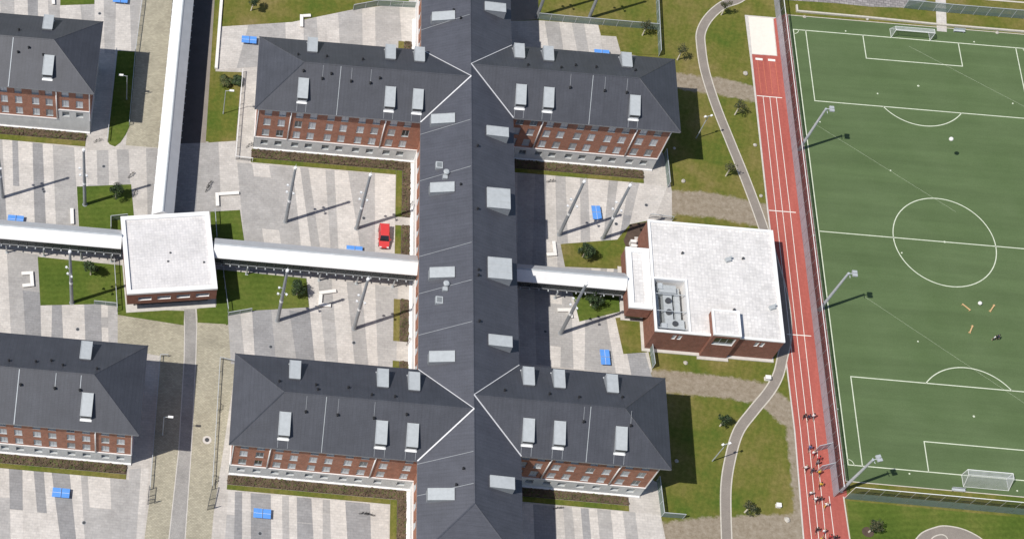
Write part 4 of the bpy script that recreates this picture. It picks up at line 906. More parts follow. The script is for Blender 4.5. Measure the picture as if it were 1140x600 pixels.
for y in (-6.2, -7.1, -8.2): m = MB(); m.box(X0-1.5, X0-.5, y-.3, y+.25, 0, 1.4); m.build('air_outlet', 'white_render', t)

# ---------------------------------------------------------------- fences
_pm = {}
def fence(lab, pts, H, bay, panel='fence_panel', post='galvanised', low=None, lowH=0.0, group=None, rail=True, pr=0.05, cat='fence', name='fence', gap=0.08, off=0.0, rmat=None):
    P = [Vector(p) for p in pts]
    t = thing(name, lab, cat, (P[0].x, P[0].y, 0), group); O = P[0]
    def box(nm, mat, p, L, ang, h, th):
        key = (nm, mat, round(L, 2), round(h, 2), th)
        if key not in _pm: _pm[key] = MB().box(0, L, -th/2, th/2, 0, h).mesh(nm, mat)
        o = bpy.data.objects.new(nm, _pm[key]); C.objects.link(o); o.parent = t; o.location = p; o.rotation_euler = (0, 0, ang); return o
    if ('post', post, H, pr) not in _pm:
        _pm[('post', post, H, pr)] = MB().tube((0, 0, -.1), (0, 0, H+.05), pr, pr, 6).mesh('post', post)
    first = True
    for a, b in zip(P, P[1:]):
        d = b-a; L = d.length; n = max(1, round(L/bay)); s = L/n; ang = math.atan2(d.y, d.x); d.normalize()
        for i in range(n+1):
            if i == 0 and not first: continue
            p = a+d*(s*i)-O; o = bpy.data.objects.new('post', _pm[('post', post, H, pr)]); C.objects.link(o); o.parent = t; o.location = (p.x, p.y, 0)
        for i in range(n):
            p = a+d*(s*i+.04)+Vector((-d.y, d.x))*off-O
            if low: box('mesh_panel', low, (p.x, p.y, gap), s-.08, ang, lowH-gap, .012); box('mesh_panel', panel, (p.x, p.y, lowH+.01), s-.08, ang, H-lowH-.03, .012)
            else: box('mesh_panel', panel, (p.x, p.y, gap), s-.08, ang, H-gap-.04, .012)
        if rail:
            p = a-O; box('top_rail', rmat or post, (p.x, p.y, H-.03), L, ang, .1, .1)
        first = False
    return t
fence('tall grey ball-stop mesh fence between running track and football pitch', [(-25.6, -51.2), (-25.6, 4), (-25.6, 60)], 4.6, 2.55, 'wire_mesh_thin', 'galvanised', 'wire_mesh', 2.6, pr=.04, off=.07, rmat='white_metal')
fence('ball-stop mesh fence behind the lower goal, across the grass', [(-23.9, -51.3), (30, -51.3)], 5.0, 2.5, 'wire_mesh_thin', 'white_metal', 'fence_panel', 2.6, pr=.04, off=-.07)
fence('green mesh fence on the bank at the upper right edge', [(-0.33,52.65),(8.18,52.44),(22.97,52.44),(29.91,52.39)], 2.6, 2.5, 'fence_panel')
fence('greenish mesh fence closing the yard north of the long block', [(-72.17,42.46),(-64.88,42.35),(-48.94,42.27)], 2.0, 2.5)
fence('greenish mesh fence from the upper picture edge to the north-east wing', [(-48.64,58.67),(-49.15,36.05)], 2.0, 2.5)
fence('greenish mesh fence by the end of the north-east wing', [(-49.53,13.72),(-49.34,6.52)], 2.0, 2.4)
fence('greenish angled mesh fence by the end of the south-east wing', [(-54.83,-51.19),(-54.48,-57.46),(-50.95,-57.43)], 2.0, 2.4)
fence('short mesh fence beside the hall below the brown bed', [(-54.67,-25.71),(-54.33,-30.51)], 2.0, 2.4)
fence('short mesh fence north of the hall near the paved corner', [(-53.18,-0.37),(-48.98,-0.51)], 1.5, 2.4, 'fence_dark')
fence('thin mesh fence left of the pavilion, angled at the lawn edge', [(-148.52,-18.98),(-147.02,-28.69)], 1.5, 2.4, 'fence_dark')
fence('glassy green fence panel at the foot of the left pavilion lawn', [(-151.14,-27.60),(-147.20,-27.65)], 1.3, 2.2)
fence('thin mesh fence right of the pavilion beside the lawn', [(-129.47,-17.82),(-127.81,-26.97)], 1.5, 2.4, 'fence_dark')
fence('glassy green fence panel at the foot of the right pavilion lawn', [(-127.72,-27.58),(-123.71,-26.39)], 1.3, 2.2)
fence('small green fence panel north-west of the pavilion', [(-149.69,-12.85),(-149.91,-10.63),(-146.98,-9.96)], 1.8, 2.2)
fence('thin mesh fence north-east of the pavilion beside the small lawn', [(-131.47,-7.09),(-130.76,-12.81)], 1.5, 2.4, 'fence_dark')
fence('long thin fence along the paver road beside the shaded lawn', [(-148.93,52.69),(-148.73,37.56),(-148.89,25.99),(-148.52,10.03)], 1.2, 2.5, 'fence_dark')
fence('thin fence along the west side of the shaded lawn', [(-152.48,26.67),(-152.22,6.07)], 1.0, 2.5, 'fence_dark')
fence('thin fence along the walk west of the north-west wing', [(-128.32,24.13),(-128.46,4.55),(-125.32,4.47)], 1.2, 2.5, 'fence_dark', 'white_metal')
fence('slim fence along the road east of the lower left block', [(-137.52,-36.44),(-138.82,-36.57),(-138.48,-60.83)], 0.9, 2.5, 'fence_dark')
fence('slim fence along the road west of the south-west wing', [(-125.76,-36.49),(-128.57,-36.08),(-128.32,-59.86)], 0.9, 2.5, 'fence_dark')
fence('dark mesh gate leaf open on the left side of the road', [(-138.63,-60.85),(-138.63,-63.36),(-137.55,-63.09)], 1.9, 1.6, 'fence_dark', 'dark_steel', cat='gate', name='gate')
fence('dark mesh gate leaf open on the right side of the road', [(-128.32,-59.86),(-128.81,-63.42),(-127.80,-63.09)], 1.9, 1.6, 'fence_dark', 'dark_steel', cat='gate', name='gate')
fence('mesh screen at the top beside the long block', [(-107.84,40.94),(-103.17,42.51),(-95.84,42.84)], 1.8, 2.4)
fence('upper open gate leaf in the ball-stop fence, over the track', [(-25.7, -42.6), (-28.0, -43.4)], 2.6, 1.2, 'wire_mesh', cat='gate', name='gate')
fence('lower open gate leaf in the ball-stop fence, over the track', [(-25.7, -46.2), (-28.0, -47.0)], 2.6, 1.2, 'wire_mesh', cat='gate', name='gate')
# low garden wall of the north-west yard
W1 = [(-133.61,54.30),(-133.43,40.90),(-133.36,24.34)]
m = MB()
for a, c in zip(W1, W1[1:]):
    A, B = Vector(a), Vector(c); d = (B-A).normalized(); n = Vector((-d.y, d.x))*.28; m.prism([tuple(A+n), tuple(B+n), tuple(B-n), tuple(A-n)], 0, .5)
tag(m.build('garden_wall', 'white_bench'), 'long low white wall between the drive verge and the north yard', 'wall')
# white seat wall on the bank north of the pitch
W2 = [(-21.38,50.91),(-21.43,49.58),(-8.74,49.48),(5.11,49.17),(22.41,49.12),(29.32,49.07)]
m = MB()
for a, c in zip(W2, W2[1:]):
    A, B = Vector(a), Vector(c); d = (B-A).normalized(); n = Vector((-d.y, d.x))*.17; m.prism([tuple(A+n-d*.17), tuple(B+n), tuple(B-n), tuple(A-n-d*.17)], 0, .4+.008*len(m.f)/6)
tag(m.build('seat_wall', 'kerb'), 'long white seat wall along the bank behind the upper goal', 'wall')

# ---------------------------------------------------------------- light masts, lamps, floodlights
def mast():
    t = thing('light_mast', '', 'light mast')
    m = MB(); H = 18.2; m.tube((0, 0, 0), (0, 0, H*.5), .33, .29, 12); m.tube((0, 0, H*.5), (0, 0, H), .29, .22, 12); m.build('pole', 'metal_pole', t, smooth=False)
    m = MB(); m.tube((0, 0, 0), (0, 0, .1), .46, n=12); m.build('base_plate', 'metal_grey', t)
    m = MB(); m.tube((0, 0, H), (0, 0, H+.35), .3, .24, 12); m.tube((0, 0, H+.35), (0, 0, H+1.3), .035, .02, 6); m.build('head', 'white_metal', t)
    for k, (z, a) in enumerate(((9.6, 2.6), (12.2, 2.9), (11.0, 5.2))):
        c, s = math.cos(a), math.sin(a)
        m = MB(); m.tube((0, 0, z), (c*.75, s*.75, z), .05, n=6); m.obox(c*.8, s*.8, .34, .3, z-.14, z+.16, a, 1); m.build('spotlight', ['metal_light', 'lamp_glass'], t)
    m = MB(); m.tube((0, 0, 7.2), (0, 0, 7.8), .32, n=12); m.build('collar', 'white_metal', t)
    return t
place_all(mast(), [((-154.91,-7.74), 0.2, 'grey light mast standing on the lawn north-west of the pavilion'), ((-169.84,-7.73), 0, 'grey light mast at the left picture edge'),
    ((-155.07,-27.72), -.2, 'grey light mast on the lawn south-west of the pavilion'), ((-118.63,-7.68), 0, 'grey light mast in the paved yard, farther from the red car'),
    ((-105.86,-7.81), 0.1, 'grey light mast in the paved yard just left of the red car'), ((-119.09,-27.69), .3, 'grey light mast at the edge of the lawn right of the pavilion'),
    ((-105.79,-27.96), .1, 'grey light mast south of the middle walkway, near the long block'), ((-69.48,-5.47), .2, 'grey light mast left of the blue table in the east yard'),
    ((-61.67,-5.44), 0, 'grey light mast right of the blue table in the east yard'), ((-69.90,-25.29), -.3, 'grey light mast south of the short walkway, with white fittings'),
    ((-151.16,-78.83), 0, 'grey light mast rising at the lower left picture edge, top only'), ((-72.15,43.12), 0.2, 'grey light mast at the fence behind the north yard, by the long block'),
    ((-62.13,43.72), 0.1, 'grey light mast at the fence behind the north yard, right-hand one')], 'tall light masts in the yards')
def floodlight():
    t = thing('floodlight_mast', '', 'floodlight')
    m = MB(); H = 13.6; m.tube((0, 0, 0), (0, 0, H), .29, .19, 12); m.build('pole', 'galvanised', t)
    m = MB(); m.tube((0, 0, 0), (0, 0, .12), .4, n=10); m.build('base_plate', 'metal_grey', t)
    m = MB(); m.tube((-.2, 0, H-.1), (1.1, 0, H+.05), .07, n=8); m.tube((.45, -.5, H-.7), (.45, .5, H-.7), .06, n=8); m.build('cross_arm', 'galvanised', t)
    for y in (-.3, .3):
        m = MB(); m.obox(1.0, y, .8, .5, H-.1, H+.22, 0, 0); m.obox(1.05, y, .6, .4, H-.14, H-.1, 0, 1); m.build('lamp_head', ['metal_light', 'lamp_glass'], t)
    return t
place_all(floodlight(), [((-24.3, 17.3), 0, 'pitch floodlight near the upper penalty area'), ((-24.2, -16.2), 0, 'pitch floodlight just below the halfway line'), ((-24.3, -50.0), .3, 'pitch floodlight at the lower corner of the pitch')], 'pitch floodlights beside the track')
def lamp():
    t = thing('street_lamp', '', 'lamp post')
    m = MB(); m.tube((0, 0, 0), (0, 0, 7.6), .09, .06, 8); m.tube((0, 0, 0), (0, 0, .7), .13, .12, 8); m.build('pole', 'galvanised', t)
    m = MB(); m.tube((0, 0, 7.5), (-.9, 0, 7.75), .05, n=6); m.build('arm', 'galvanised', t)
    m = MB(); m.obox(-1.1, 0, .85, .36, 7.7, 7.86, 0, 0); m.obox(-1.1, 0, .65, .28, 7.66, 7.7, 0, 1); m.build('lamp_head', ['white_metal', 'lamp_glass'], t)
    return t
place_all(lamp(), [((-149.56,15.78), 0, 'slim lamp post on the shaded lawn beside the upper left block'), ((-131.34,14.39), math.pi, 'slim lamp post on the grass west of the north-west wing'),
    ((-137.23,-50.95), math.pi, 'slim lamp post in the shadow of the lower left block')], 'slim street lamps')
def field_lamp():
    t = thing('field_lamp', '', 'lamp post')
    m = MB(); m.tube((0, 0, 0), (0, 0, 7.4), .1, .07, 8); m.build('pole', 'galvanised', t)
    m = MB(); m.tube((-.5, 0, 7.35), (.5, 0, 7.35), .05, n=6); m.build('cross_arm', 'galvanised', t)
    for x in (-.6, .6): m = MB(); m.obox(x, 0, .42, .32, 7.3, 7.5, .3, 0); m.build('lamp_head', 'white_metal', t)
    return t
place_all(field_lamp(), [((-43.27,17.93), .3, 'twin-headed lamp on the field beside the north-east wing shadow'), ((-45.28,-46.74), .3, 'twin-headed lamp on the field below, beside the footpath bend')], 'twin lamps on the field')

# ---------------------------------------------------------------- table tennis tables, benches
def tt_table():
    t = thing('table_tennis_table', '', 'table')
    for s in (-1, 1):
        m = MB(); m.box(.012*s, 1.42*s, -.8, .8, .72, .78) if s > 0 else m.box(-1.42, -.012, -.8, .8, .72, .78); o = m.build('table_half', 'table_blue', t)
        m = MB(); m.box(min(.03*s, 1.40*s), max(.03*s, 1.40*s), -.02, .02, .782, .786); m.build('centre_line', 'white_line', o)
    m = MB(); m.box(-.015, .015, -.85, .85, .79, .94); m.build('net', 'galvanised', t)
    for s in (-1, 1): m = MB(); m.box(s*.85-.14, s*.85+.14, -.5, .5, 0, .718); m.build('leg', 'concrete_light', t)
    return t
a90 = math.pi/2
place_all(tt_table(), [((-127.54,31.36), 0, 'blue table tennis table in the yard at the corner of the north-west wing'), ((-166.87,-12.42), 0, 'blue table tennis table north of the walkway at the left edge'),
    ((-152.95,-63.01), 0, 'blue table tennis table south of the lower left block'), ((-119.89,-63.42), 0, 'blue table tennis table south of the south-west wing'),
    ((-106.21,-12.66), 0, 'blue table tennis table beside the middle walkway, near the red car'), ((-62.75,-0.57), a90+.08, 'blue table tennis table turned end-on between two light masts'),
    ((-62.54,-29.51), a90+.04, 'blue table tennis table turned end-on north of the south-east wing'), ((-60.17,35.13), 0, 'blue table tennis table behind the roof of the north-east wing'),
    ((-152.92,38.43), 0, 'blue table tennis table at the upper picture edge by the paver road')], 'blue table tennis tables')
def bench(lab, pts, w=.62):
    t = thing('bench', lab, 'bench', pts[0], 'white angular benches')
    P = [Vector(p) for p in pts]
    for k, (a, b) in enumerate(zip(P, P[1:])):
        d = (b-a); L = d.length; d.normalize(); a2 = a+d*(w/2+.02 if k else -w/2); b2 = b+d*(w/2); c = (a2+b2)/2; l2 = (b2-a2).length
        m = MB(); m.obox(c.x, c.y, l2, w, .34, .48, math.atan2(d.y, d.x)); m.build('seat', 'white_bench', t)
        m = MB(); m.obox(c.x, c.y, l2-.3, w-.2, 0, .339, math.atan2(d.y, d.x)); m.build('plinth', 'concrete_light', t)
    return t
bench('white L-shaped bench north-east of the pavilion', [(-131.09,-5.54),(-131.32,-3.37),(-127.68,-2.72)])
bench('white L-shaped bench at the corner of the shaded east yard', [(-71.63,-9.95),(-70.42,-9.74),(-70.59,-7.44)])
bench('white C-shaped bench south of the middle walkway', [(-109.46,-21.06),(-111.81,-21.65),(-111.88,-23.98),(-110.30,-24.00)])
bench('white C-shaped bench at the left end of the pavilion lawn', [(-164.18,-22.99),(-162.77,-22.76),(-162.33,-25.05),(-163.72,-25.37)])
bench('white L-shaped bench in the yard behind the north-west wing', [(-117.67,36.02),(-117.76,38.28),(-116.30,38.54)])
bench('white straight bench north of the left walkway', [(-157.11,-9.28),(-156.74,-11.87)])
bench('white angled bench beside the mast south of the short walkway', [(-70.07,-20.91),(-68.18,-20.72),(-68.06,-21.95)])
bench('white bench at the upper left picture edge', [(-166.05,38.38),(-165.74,36.44)])

# ---------------------------------------------------------------- red car
def car(loc, rz, lab):
    t = thing('red_car', lab, 'car', loc); t['category'] = 'car'
    t.location = (0, 0, 0)
    # stations along the length (front at -y): y, half width, belt height, bottom
    st = [(-2.1, .62, .62, .34), (-2.0, .78, .74, .24), (-1.75, .87, .84, .2), (-1.15, .9, .98, .2), (-.6, .91, 1.03, .2), (.6, .91, 1.06, .2), (1.5, .9, 1.08, .2), (1.95, .87, 1.06, .24), (2.1, .78, .95, .34)]
    m = MB(); rings = []
    for y, w, h, bt in st:
        k = len(m.v); m.v += [(-w*.92, y, bt), (-w, y, bt+.2), (-w, y, h-.14), (-w*.93, y, h), (w*.93, y, h), (w, y, h-.14), (w, y, bt+.2), (w*.92, y, bt)]; rings.append(k)
    for a, b2 in zip(rings, rings[1:]):
        for i in range(8): j = (i+1) % 8; m.f.append([a+i, a+j, b2+j, b2+i]); m.m.append(0)
    m.f.append([rings[0]+i for i in range(8)]); m.m.append(0); m.f.append([rings[-1]+i for i in range(8)][::-1]); m.m.append(0)
    m.build('body', 'car_red', t)
    # greenhouse: glass band and roof panel
    lo = [(-.84, -1.05, 1.0), (.84, -1.05, 1.0), (.84, 1.98, 1.08), (-.84, 1.98, 1.08)]; hi = [(-.72, -.35, 1.62), (.72, -.35, 1.62), (.77, 1.88, 1.7), (-.77, 1.88, 1.7)]
    for nm, i, j in (('windscreen', 0, 1), ('side_window', 1, 2), ('rear_window', 2, 3), ('side_window', 3, 0)):
        m = MB(); m.poly([lo[i], lo[j], hi[j], hi[i]]); m.build(nm, 'car_glass', t)
    m = MB(); r0 = [(x*1.03, y, z) for x, y, z in hi]; mid = [(-.64, -.2, 1.7), (.64, -.2, 1.7), (.68, 1.78, 1.78), (-.68, 1.78, 1.78)]
    m.poly(mid); [m.poly([r0[i], r0[(i+1) % 4], mid[(i+1) % 4], mid[i]]) for i in range(4)]; m.build('roof', 'car_red', t)
    for s in (-1, 1):
        for a, b2 in (((s*.84, -1.05, 1.0), (s*.72, -.35, 1.63)), ((s*.86, .35, 1.04), (s*.75, .4, 1.66)), ((s*.84, 1.98, 1.08), (s*.77, 1.88, 1.7))):
            m = MB(); m.tube(a, b2, .05, n=6); m.build('pillar', 'car_red', t)
        m = MB(); m.obox(s*.6, -1.98, .34, .28, .58, .76, -s*.35); m.build('headlight', 'lamp_glass', t)
        m = MB(); m.obox(s*.74, 2.06, .16, .1, .7, 1.0); m.build('tail_light', 'cloth_red', t)
        m = MB(); m.obox(s*1.0, -.75, .2, .14, 1.0, 1.16); m.build('mirror', 'car_red', t)
        for y in (-1.35, 1.35):
            w = MB(); w.tube((s*.74, y, .31), (s*.93, y, .31), .31, n=16); o = w.build('wheel', 'rubber', t)
            w = MB(); w.tube((s*.931, y, .31), (s*.945, y, .31), .19, n=12); w.build('rim', 'metal_light', o)
    m = MB(); m.box(-.55, .55, -2.13, -2.06, .36, .5); m.build('bumper_grille', 'black', t)
    t.location = (loc[0], loc[1], 0); t.rotation_euler = (0, 0, rz); t.scale = (1.06, 1.1, 1.06)
car((-100.98,-9.37), .02, 'red hatchback parked facing the walkway beside the brown bed')

# ---------------------------------------------------------------- trees
def tree(lab, base, h, rad, leaves, trunk_h, mats=('leaf_green', 'leaf_dark'), seed=0, trunk='bark_white', lean=0.0, group='young trees'):
    rg = random.Random(seed); t = thing('young_tree', lab, 'tree', base, group); O = Vector((base[0], base[1], 0))
    m = MB(); top = O+Vector((lean, 0, trunk_h)); m.tube(O-Vector((0, 0, .05)), top, .15, .11, 8, 0); m.tube(top, O+Vector((lean*1.4, .1, h*.85)), .08, .03, 6, 1)
    tips = []
    for i in range(11):
        a = rg.uniform(0, 6.28); z0 = trunk_h*.85+(h*.75-trunk_h*.85)*rg.random(); l = rad*rg.uniform(.55, 1.0)*(1.15-.5*(z0/h)); e = O+Vector((lean+math.cos(a)*l, math.sin(a)*l, z0+rg.uniform(.3, .9)))
        m.tube(O+Vector((lean, 0, z0)), e, .045, .015, 5, 1); tips.append((O+Vector((lean, 0, z0)), e))
    m.build('trunk', [trunk, 'bark'], t)
    cr = MB(); cz = (h+trunk_h)/2
    blobs = [(e.lerp(s, rg.uniform(0, .35)), rad*rg.uniform(.28, .5)) for s, e in tips]+[(O+Vector((lean, 0, cz+rg.uniform(-.4, .6))), rad*.5) for _ in range(3)]
    for i in range(leaves):
        c, r = rg.choice(blobs); d = Vector((rg.gauss(0, 1), rg.gauss(0, 1), rg.gauss(0, 1))).normalized(); p = c+d*r*rg.uniform(.55, 1.05)
        x = Vector((rg.gauss(0, 1), rg.gauss(0, 1), rg.gauss(0, .6))).normalized(); y = x.cross(d).normalized() if x.cross(d).length > .01 else x.orthogonal(); s = rg.uniform(.07, .17)
        cr.poly([p-x*s, p-y*s*.6, p+x*s, p+y*s*.6], 0 if rg.random() < .6 else 1)
    cr.build('crown', list(mats), t)
tree('leafy young tree beside the mast north-west of the pavilion', (-149.48,-5.87), 4.2, 1.5, 1500, 1.8, seed=1)
tree('leafy young tree on the lawn south-west of the pavilion', (-152.37,-21.91), 4.4, 1.4, 1500, 1.8, seed=2)
tree('leafy young tree on the lawn by the C-shaped bench', (-116.05,-22.25), 4.4, 1.6, 1600, 1.8, seed=3)
tree('dark leafy tree on the lawn north of the short walkway', (-65.46,-9.61), 4.2, 1.6, 1900, 1.6, ('leaf_dark', 'leaf_green'), seed=4)
tree('dark leafy tree on the lawn south of the short walkway', (-64.43,-19.28), 4.2, 1.55, 1900, 1.6, ('leaf_dark', 'leaf_green'), seed=5)
tree('young tree on the lawn at the top, near the drive', (-127.55,38.89), 4.0, 1.3, 900, 2.2, ('leaf_dark', 'leaf_green'), seed=6, lean=.3)
tree('sparse young tree at the fence corner behind the north-east wing', (-51.97,40.67), 5.0, 1.3, 420, 2.4, ('leaf_olive', 'leaf_dark'), seed=7)
tree('sparse young tree right of the fence behind the north-east wing', (-45.58,35.57), 4.6, 1.2, 300, 2.4, ('leaf_olive', 'leaf_dark'), seed=8)
tree('sparse young tree between the footpath and the sprint track', (-35.61,23.96), 4.6, 1.3, 340, 2.2, ('leaf_olive', 'leaf_dark'), seed=9)
tree('sparse young tree at the footpath, north of the hall', (-38.41,10.14), 4.4, 1.2, 320, 2.4, ('leaf_olive', 'leaf_dark'), seed=10)
tree('sparse young tree inside the footpath bend at the top', (-36.27,47.28), 4.4, 1.3, 360, 2.2, ('leaf_olive', 'leaf_dark'), seed=11)
tree('leafy young tree beside the footpath, above the twin lamp', (-43.48,-40.20), 3.6, 1.2, 700, 1.7, ('leaf_dark', 'leaf_green'), seed=12)
tree('bushy young tree in the grass between footpath and track', (-40.64,-55.35), 3.4, 1.2, 600, 1.6, ('leaf_olive', 'leaf_dark'), seed=13)
tree('bushy young tree in a mulch ring below the pitch corner', (-20.55,-56.85), 3.8, 1.4, 900, 1.5, ('leaf_olive', 'leaf_dark'), seed=14)
m = MB(); c = (-20.70,-56.86); m.poly([(c[0]+1.0*math.cos(i*.5236), c[1]+.9*math.sin(i*.5236), .09) for i in range(12)]); m.build('mulch_ring', 'mulch', kind='structure')
# round shrub by the drive
def shrub(lab, c, r, h, n, seed, mats=('leaf_green', 'leaf_bed_green')):
    rg = random.Random(seed); t = thing('shrub', lab, 'shrub', c); m = MB()
    for i in range(6): a = i*1.05; m.tube((c[0], c[1], 0), (c[0]+math.cos(a)*r*.6, c[1]+math.sin(a)*r*.6, h*.7), .04, .015, 5)
    m.build('stems', 'bark', t); m = MB()
    bl = [(Vector((c[0]+rg.uniform(-.6, .6)*r, c[1]+rg.uniform(-.6, .6)*r, h*rg.uniform(.3, .65))), r*rg.uniform(.35, .55)) for _ in range(9)]
    for i in range(n):
        b0, rr = rg.choice(bl); d = Vector((rg.gauss(0, 1), rg.gauss(0, 1), abs(rg.gauss(0, 1)))).normalized(); p = b0+d*rr*rg.uniform(.7, 1.05)
        x = d.orthogonal().normalized(); y = d.cross(x); s = rg.uniform(.09, .2); m.poly([p-x*s, p-y*s*.7, p+x*s, p+y*s*.7], i % 2)
    m.build('foliage', list(mats), t)
shrub('green shrub on the grass beside the slim lamp by the drive', (-131.21,21.35), 1.6, 1.5, 1400, 21)
shrub('dark shrub against the upright fence by the drive lawn', (-129.36,21.74), 1.2, 1.3, 1000, 22, ('leaf_dark', 'leaf_green'))

# ---------------------------------------------------------------- goals and gear on the pitch
def goal(lab, y, s):
    t = thing('football_goal', lab, 'goal', (0, y, 0), 'football goals'); w, h, d0, d1 = 3.72, 2.44, .9, 2.1
    for x in (-w, w):
        m = MB(); m.tube((x, y, 0), (x, y, h), .06, n=8); m.build('post', 'white_metal', t)
        m = MB(); m.tube((x, y, h), (x, y+s*d0, h), .035, n=6); m.tube((x, y+s*d0, h), (x, y+s*d1, 0.03), .035, n=6); m.tube((x, y, .04), (x, y+s*d1, .04), .035, n=6); m.build('side_frame', 'white_metal', t)
        m = MB(); m.poly([(x, y, .05), (x, y+s*d1, .05), (x, y+s*d0, h), (x, y, h)]); m.build('side_net', 'goal_net', t)
    m = MB(); m.tube((-w, y, h), (w, y, h), .06, n=8); m.build('crossbar', 'white_metal', t)
    m = MB(); m.tube((-w, y+s*d1, .04), (w, y+s*d1, .04), .035, n=6); m.tube((-w, y+s*d0, h), (w, y+s*d0, h), .035, n=6); m.build('back_bar', 'white_metal', t)
    m = MB(); m.poly([(-w, y, h), (w, y, h), (w, y+s*d0, h), (-w, y+s*d0, h)]); m.poly([(-w, y+s*d0, h), (w, y+s*d0, h), (w, y+s*d1, .05), (-w, y+s*d1, .05)]); m.build('back_net', 'goal_net', t)
goal('white football goal with net at the upper end of the pitch', PL, 1)
goal('white football goal with net at the lower end of the pitch', -PL, -1)
def disc(lab, c, r=.16, mat='pitch_line', cat='marker', name='marker_disc', group='white markers on the pitch'):
    m = MB(); m.tube((c[0], c[1], .02), (c[0], c[1], .1), r, r*.55, 12); m.tube((c[0], c[1], .1), (c[0], c[1], .14), r*.5, r*.45, 12); o = m.build(name, mat); tag(o, lab, cat, group)
for lab, c in (('white marker disc inside the upper penalty area, left one', (-8.02,31.59)), ('white marker disc inside the upper penalty area, middle one', (-0.07,34.17)), ('white marker disc near the right end of the upper penalty area', (17.43,31.93)),
               ('white marker disc between upper penalty area and centre circle', (-7.79,14.40)), ('white marker disc on the left rim of the centre circle', (-8.04,-3.06)), ('white marker disc on the turf beside the upper floodlight', (-19.69,23.96)),
               ('white marker disc on the upper goal line left of the goal', (-12.38,45.84)), ('white marker disc on the upper goal line right of the goal', (12.30,45.81)), ('white marker disc beyond the lower goal line', (-12.42,-45.82)),
               ('white marker disc beside the touchline, lower half', (-23.13,-35.07)), ('white marker disc beside the touchline, near halfway', (-23.52,-0.97)), ('white marker disc by the right side of the lower goal', (5.19,-47.16)),
               ('white marker disc low on the pitch beside the person', (-7.58,-20.73))): disc(lab, c)
def sphere(lab, c, z, r, name='ball', mat='white_bench'):
    m = MB(); m.ball((c[0], c[1], z), r, 14, 9); tag(m.build(name, mat, smooth=True), lab, 'ball')
sphere('large white ball lying between two orange bars', (4.29,-12.22), .38, .36)
sphere('white ball in mid-air above its shadow, upper half of the pitch', (0.56,17.38), 7.4, .4)
for lab, c, a in (('orange training bar left of the white ball', (1.79,-13.18), -.75), ('orange training bar right of the white ball', (6.38,-12.91), .95), ('orange training bar below the white ball', (1.99,-17.51), 1.1)):
    t = thing('training_bar', lab, 'training bar', c, 'orange training bars'); d = Vector((math.cos(a), math.sin(a)))
    m = MB(); m.obox(c[0], c[1], 1.7, .2, .22, .32, a); m.build('bar', 'cloth_orange', t)
    for s in (-.75, .75): m = MB(); m.obox(c[0]+d.x*s, c[1]+d.y*s, .08, .4, 0.016, .22, a); m.build('foot', 'cloth_orange', t)
def team_bench(lab, c, rz):
    t = thing('team_bench', lab, 'bench', c, 'benches behind the goals'); x, y = c
    m = MB(); m.box(x-1.1, x+1.1, y-.2, y+.2, .4, .46); m.build('seat', 'galvanised', t)
    m = MB(); m.box(x-1.1, x+1.1, y+.22, y+.27, .5, .9); m.build('backrest', 'galvanised', t)
    for s in (-.9, .9): m = MB(); m.box(x+s-.05, x+s+.05, y-.2, y+.25, 0, .398); m.build('leg', 'metal_grey', t)
team_bench('grey metal bench on the grass behind the upper goal', (9.60,47.90), 0)
team_bench('grey metal bench on the grass behind the lower goal', (-4.81,-48.12), 0)
for lab, a, c in (('thin pale cord lying diagonally across the upper pitch', (-21.06,23.61), (2.98,6.60)), ('thin pale cord lying diagonally from the upper goal to the right edge', (-0.52,43.41), (20.98,30.55)), ('thin pale cord lying diagonally below the lower penalty arc', (-15.93,-12.69), (10.39,-31.80))):
    m = MB(); m.tube((*a, .03), (*c, .03), .011, n=4); tag(m.build('cord', 'pitch_line'), lab, 'cord')
# stones, boards and cabinets in the grass
def stone(lab, c, r, seed):
    rg = random.Random(seed); m = MB(); m.ball((c[0], c[1], r*.3), r, 8, 6, 0, .6); m.v = [(x+rg.uniform(-.1, .1)*r, y+rg.uniform(-.1, .1)*r, max(-.02, z+rg.uniform(-.1, .1)*r)) for x, y, z in m.v]
    tag(m.build('stone', 'stone'), lab, 'stone', 'pale stones in the grass')
for i, (lab, c, r) in enumerate((('pale stone in the grass left of the sprint start', (-32.84,33.63), .5), ('pale stone in the grass right of the footpath, north of hall', (-32.42,17.44), .38), ('pale stone at the edge of the track north of the hall', (-32.35,6.40), .35),
        ('pale stone in the field below the north-east wing', (-46.36,8.17), .4), ('pale stone in the grass south of the hall', (-48.52,-28.91), .4), ('pale stone in the lower field beside the track', (-33.79,-56.02), .5), ('pale stone at the edge of the lower wing shadow', (-51.30,-47.32), .35),
        ('pale stone on the bank at the pitch corner', (-20.07,48.41), .35), ('pale stone on the bank right of the upper goal', (17.12,48.46), .35), ('pale stone in the shadow of the north-east wing', (-47.53,15.21), .3), ('pale stone below the seat wall near the goal', (-7.82,49.14), .3))): stone(lab, c, r, i)
def board(lab, c, w, d, h, mat='white_bench'):
    t = thing('cabinet', lab, 'cabinet', c); x, y = c
    m = MB(); m.box(x-w/2, x+w/2, y-d/2, y+d/2, .1, h); m.build('body', mat, t); m = MB(); m.box(x-w/2-.06, x+w/2+.06, y-d/2-.06, y+d/2+.06, h, h+.06); m.build('lid', mat, t)
    m = MB(); m.box(x-w/2-.05, x+w/2+.05, y-d/2-.05, y+d/2+.05, 0, .1); m.build('plinth', 'concrete_light', t)
board('white cabinet beside the footpath south of the hall', (-34.74,-30.64), .8, .6, .9)
board('white cabinet in the grass beside the lower track', (-35.04,-53.72), .7, .6, .6)

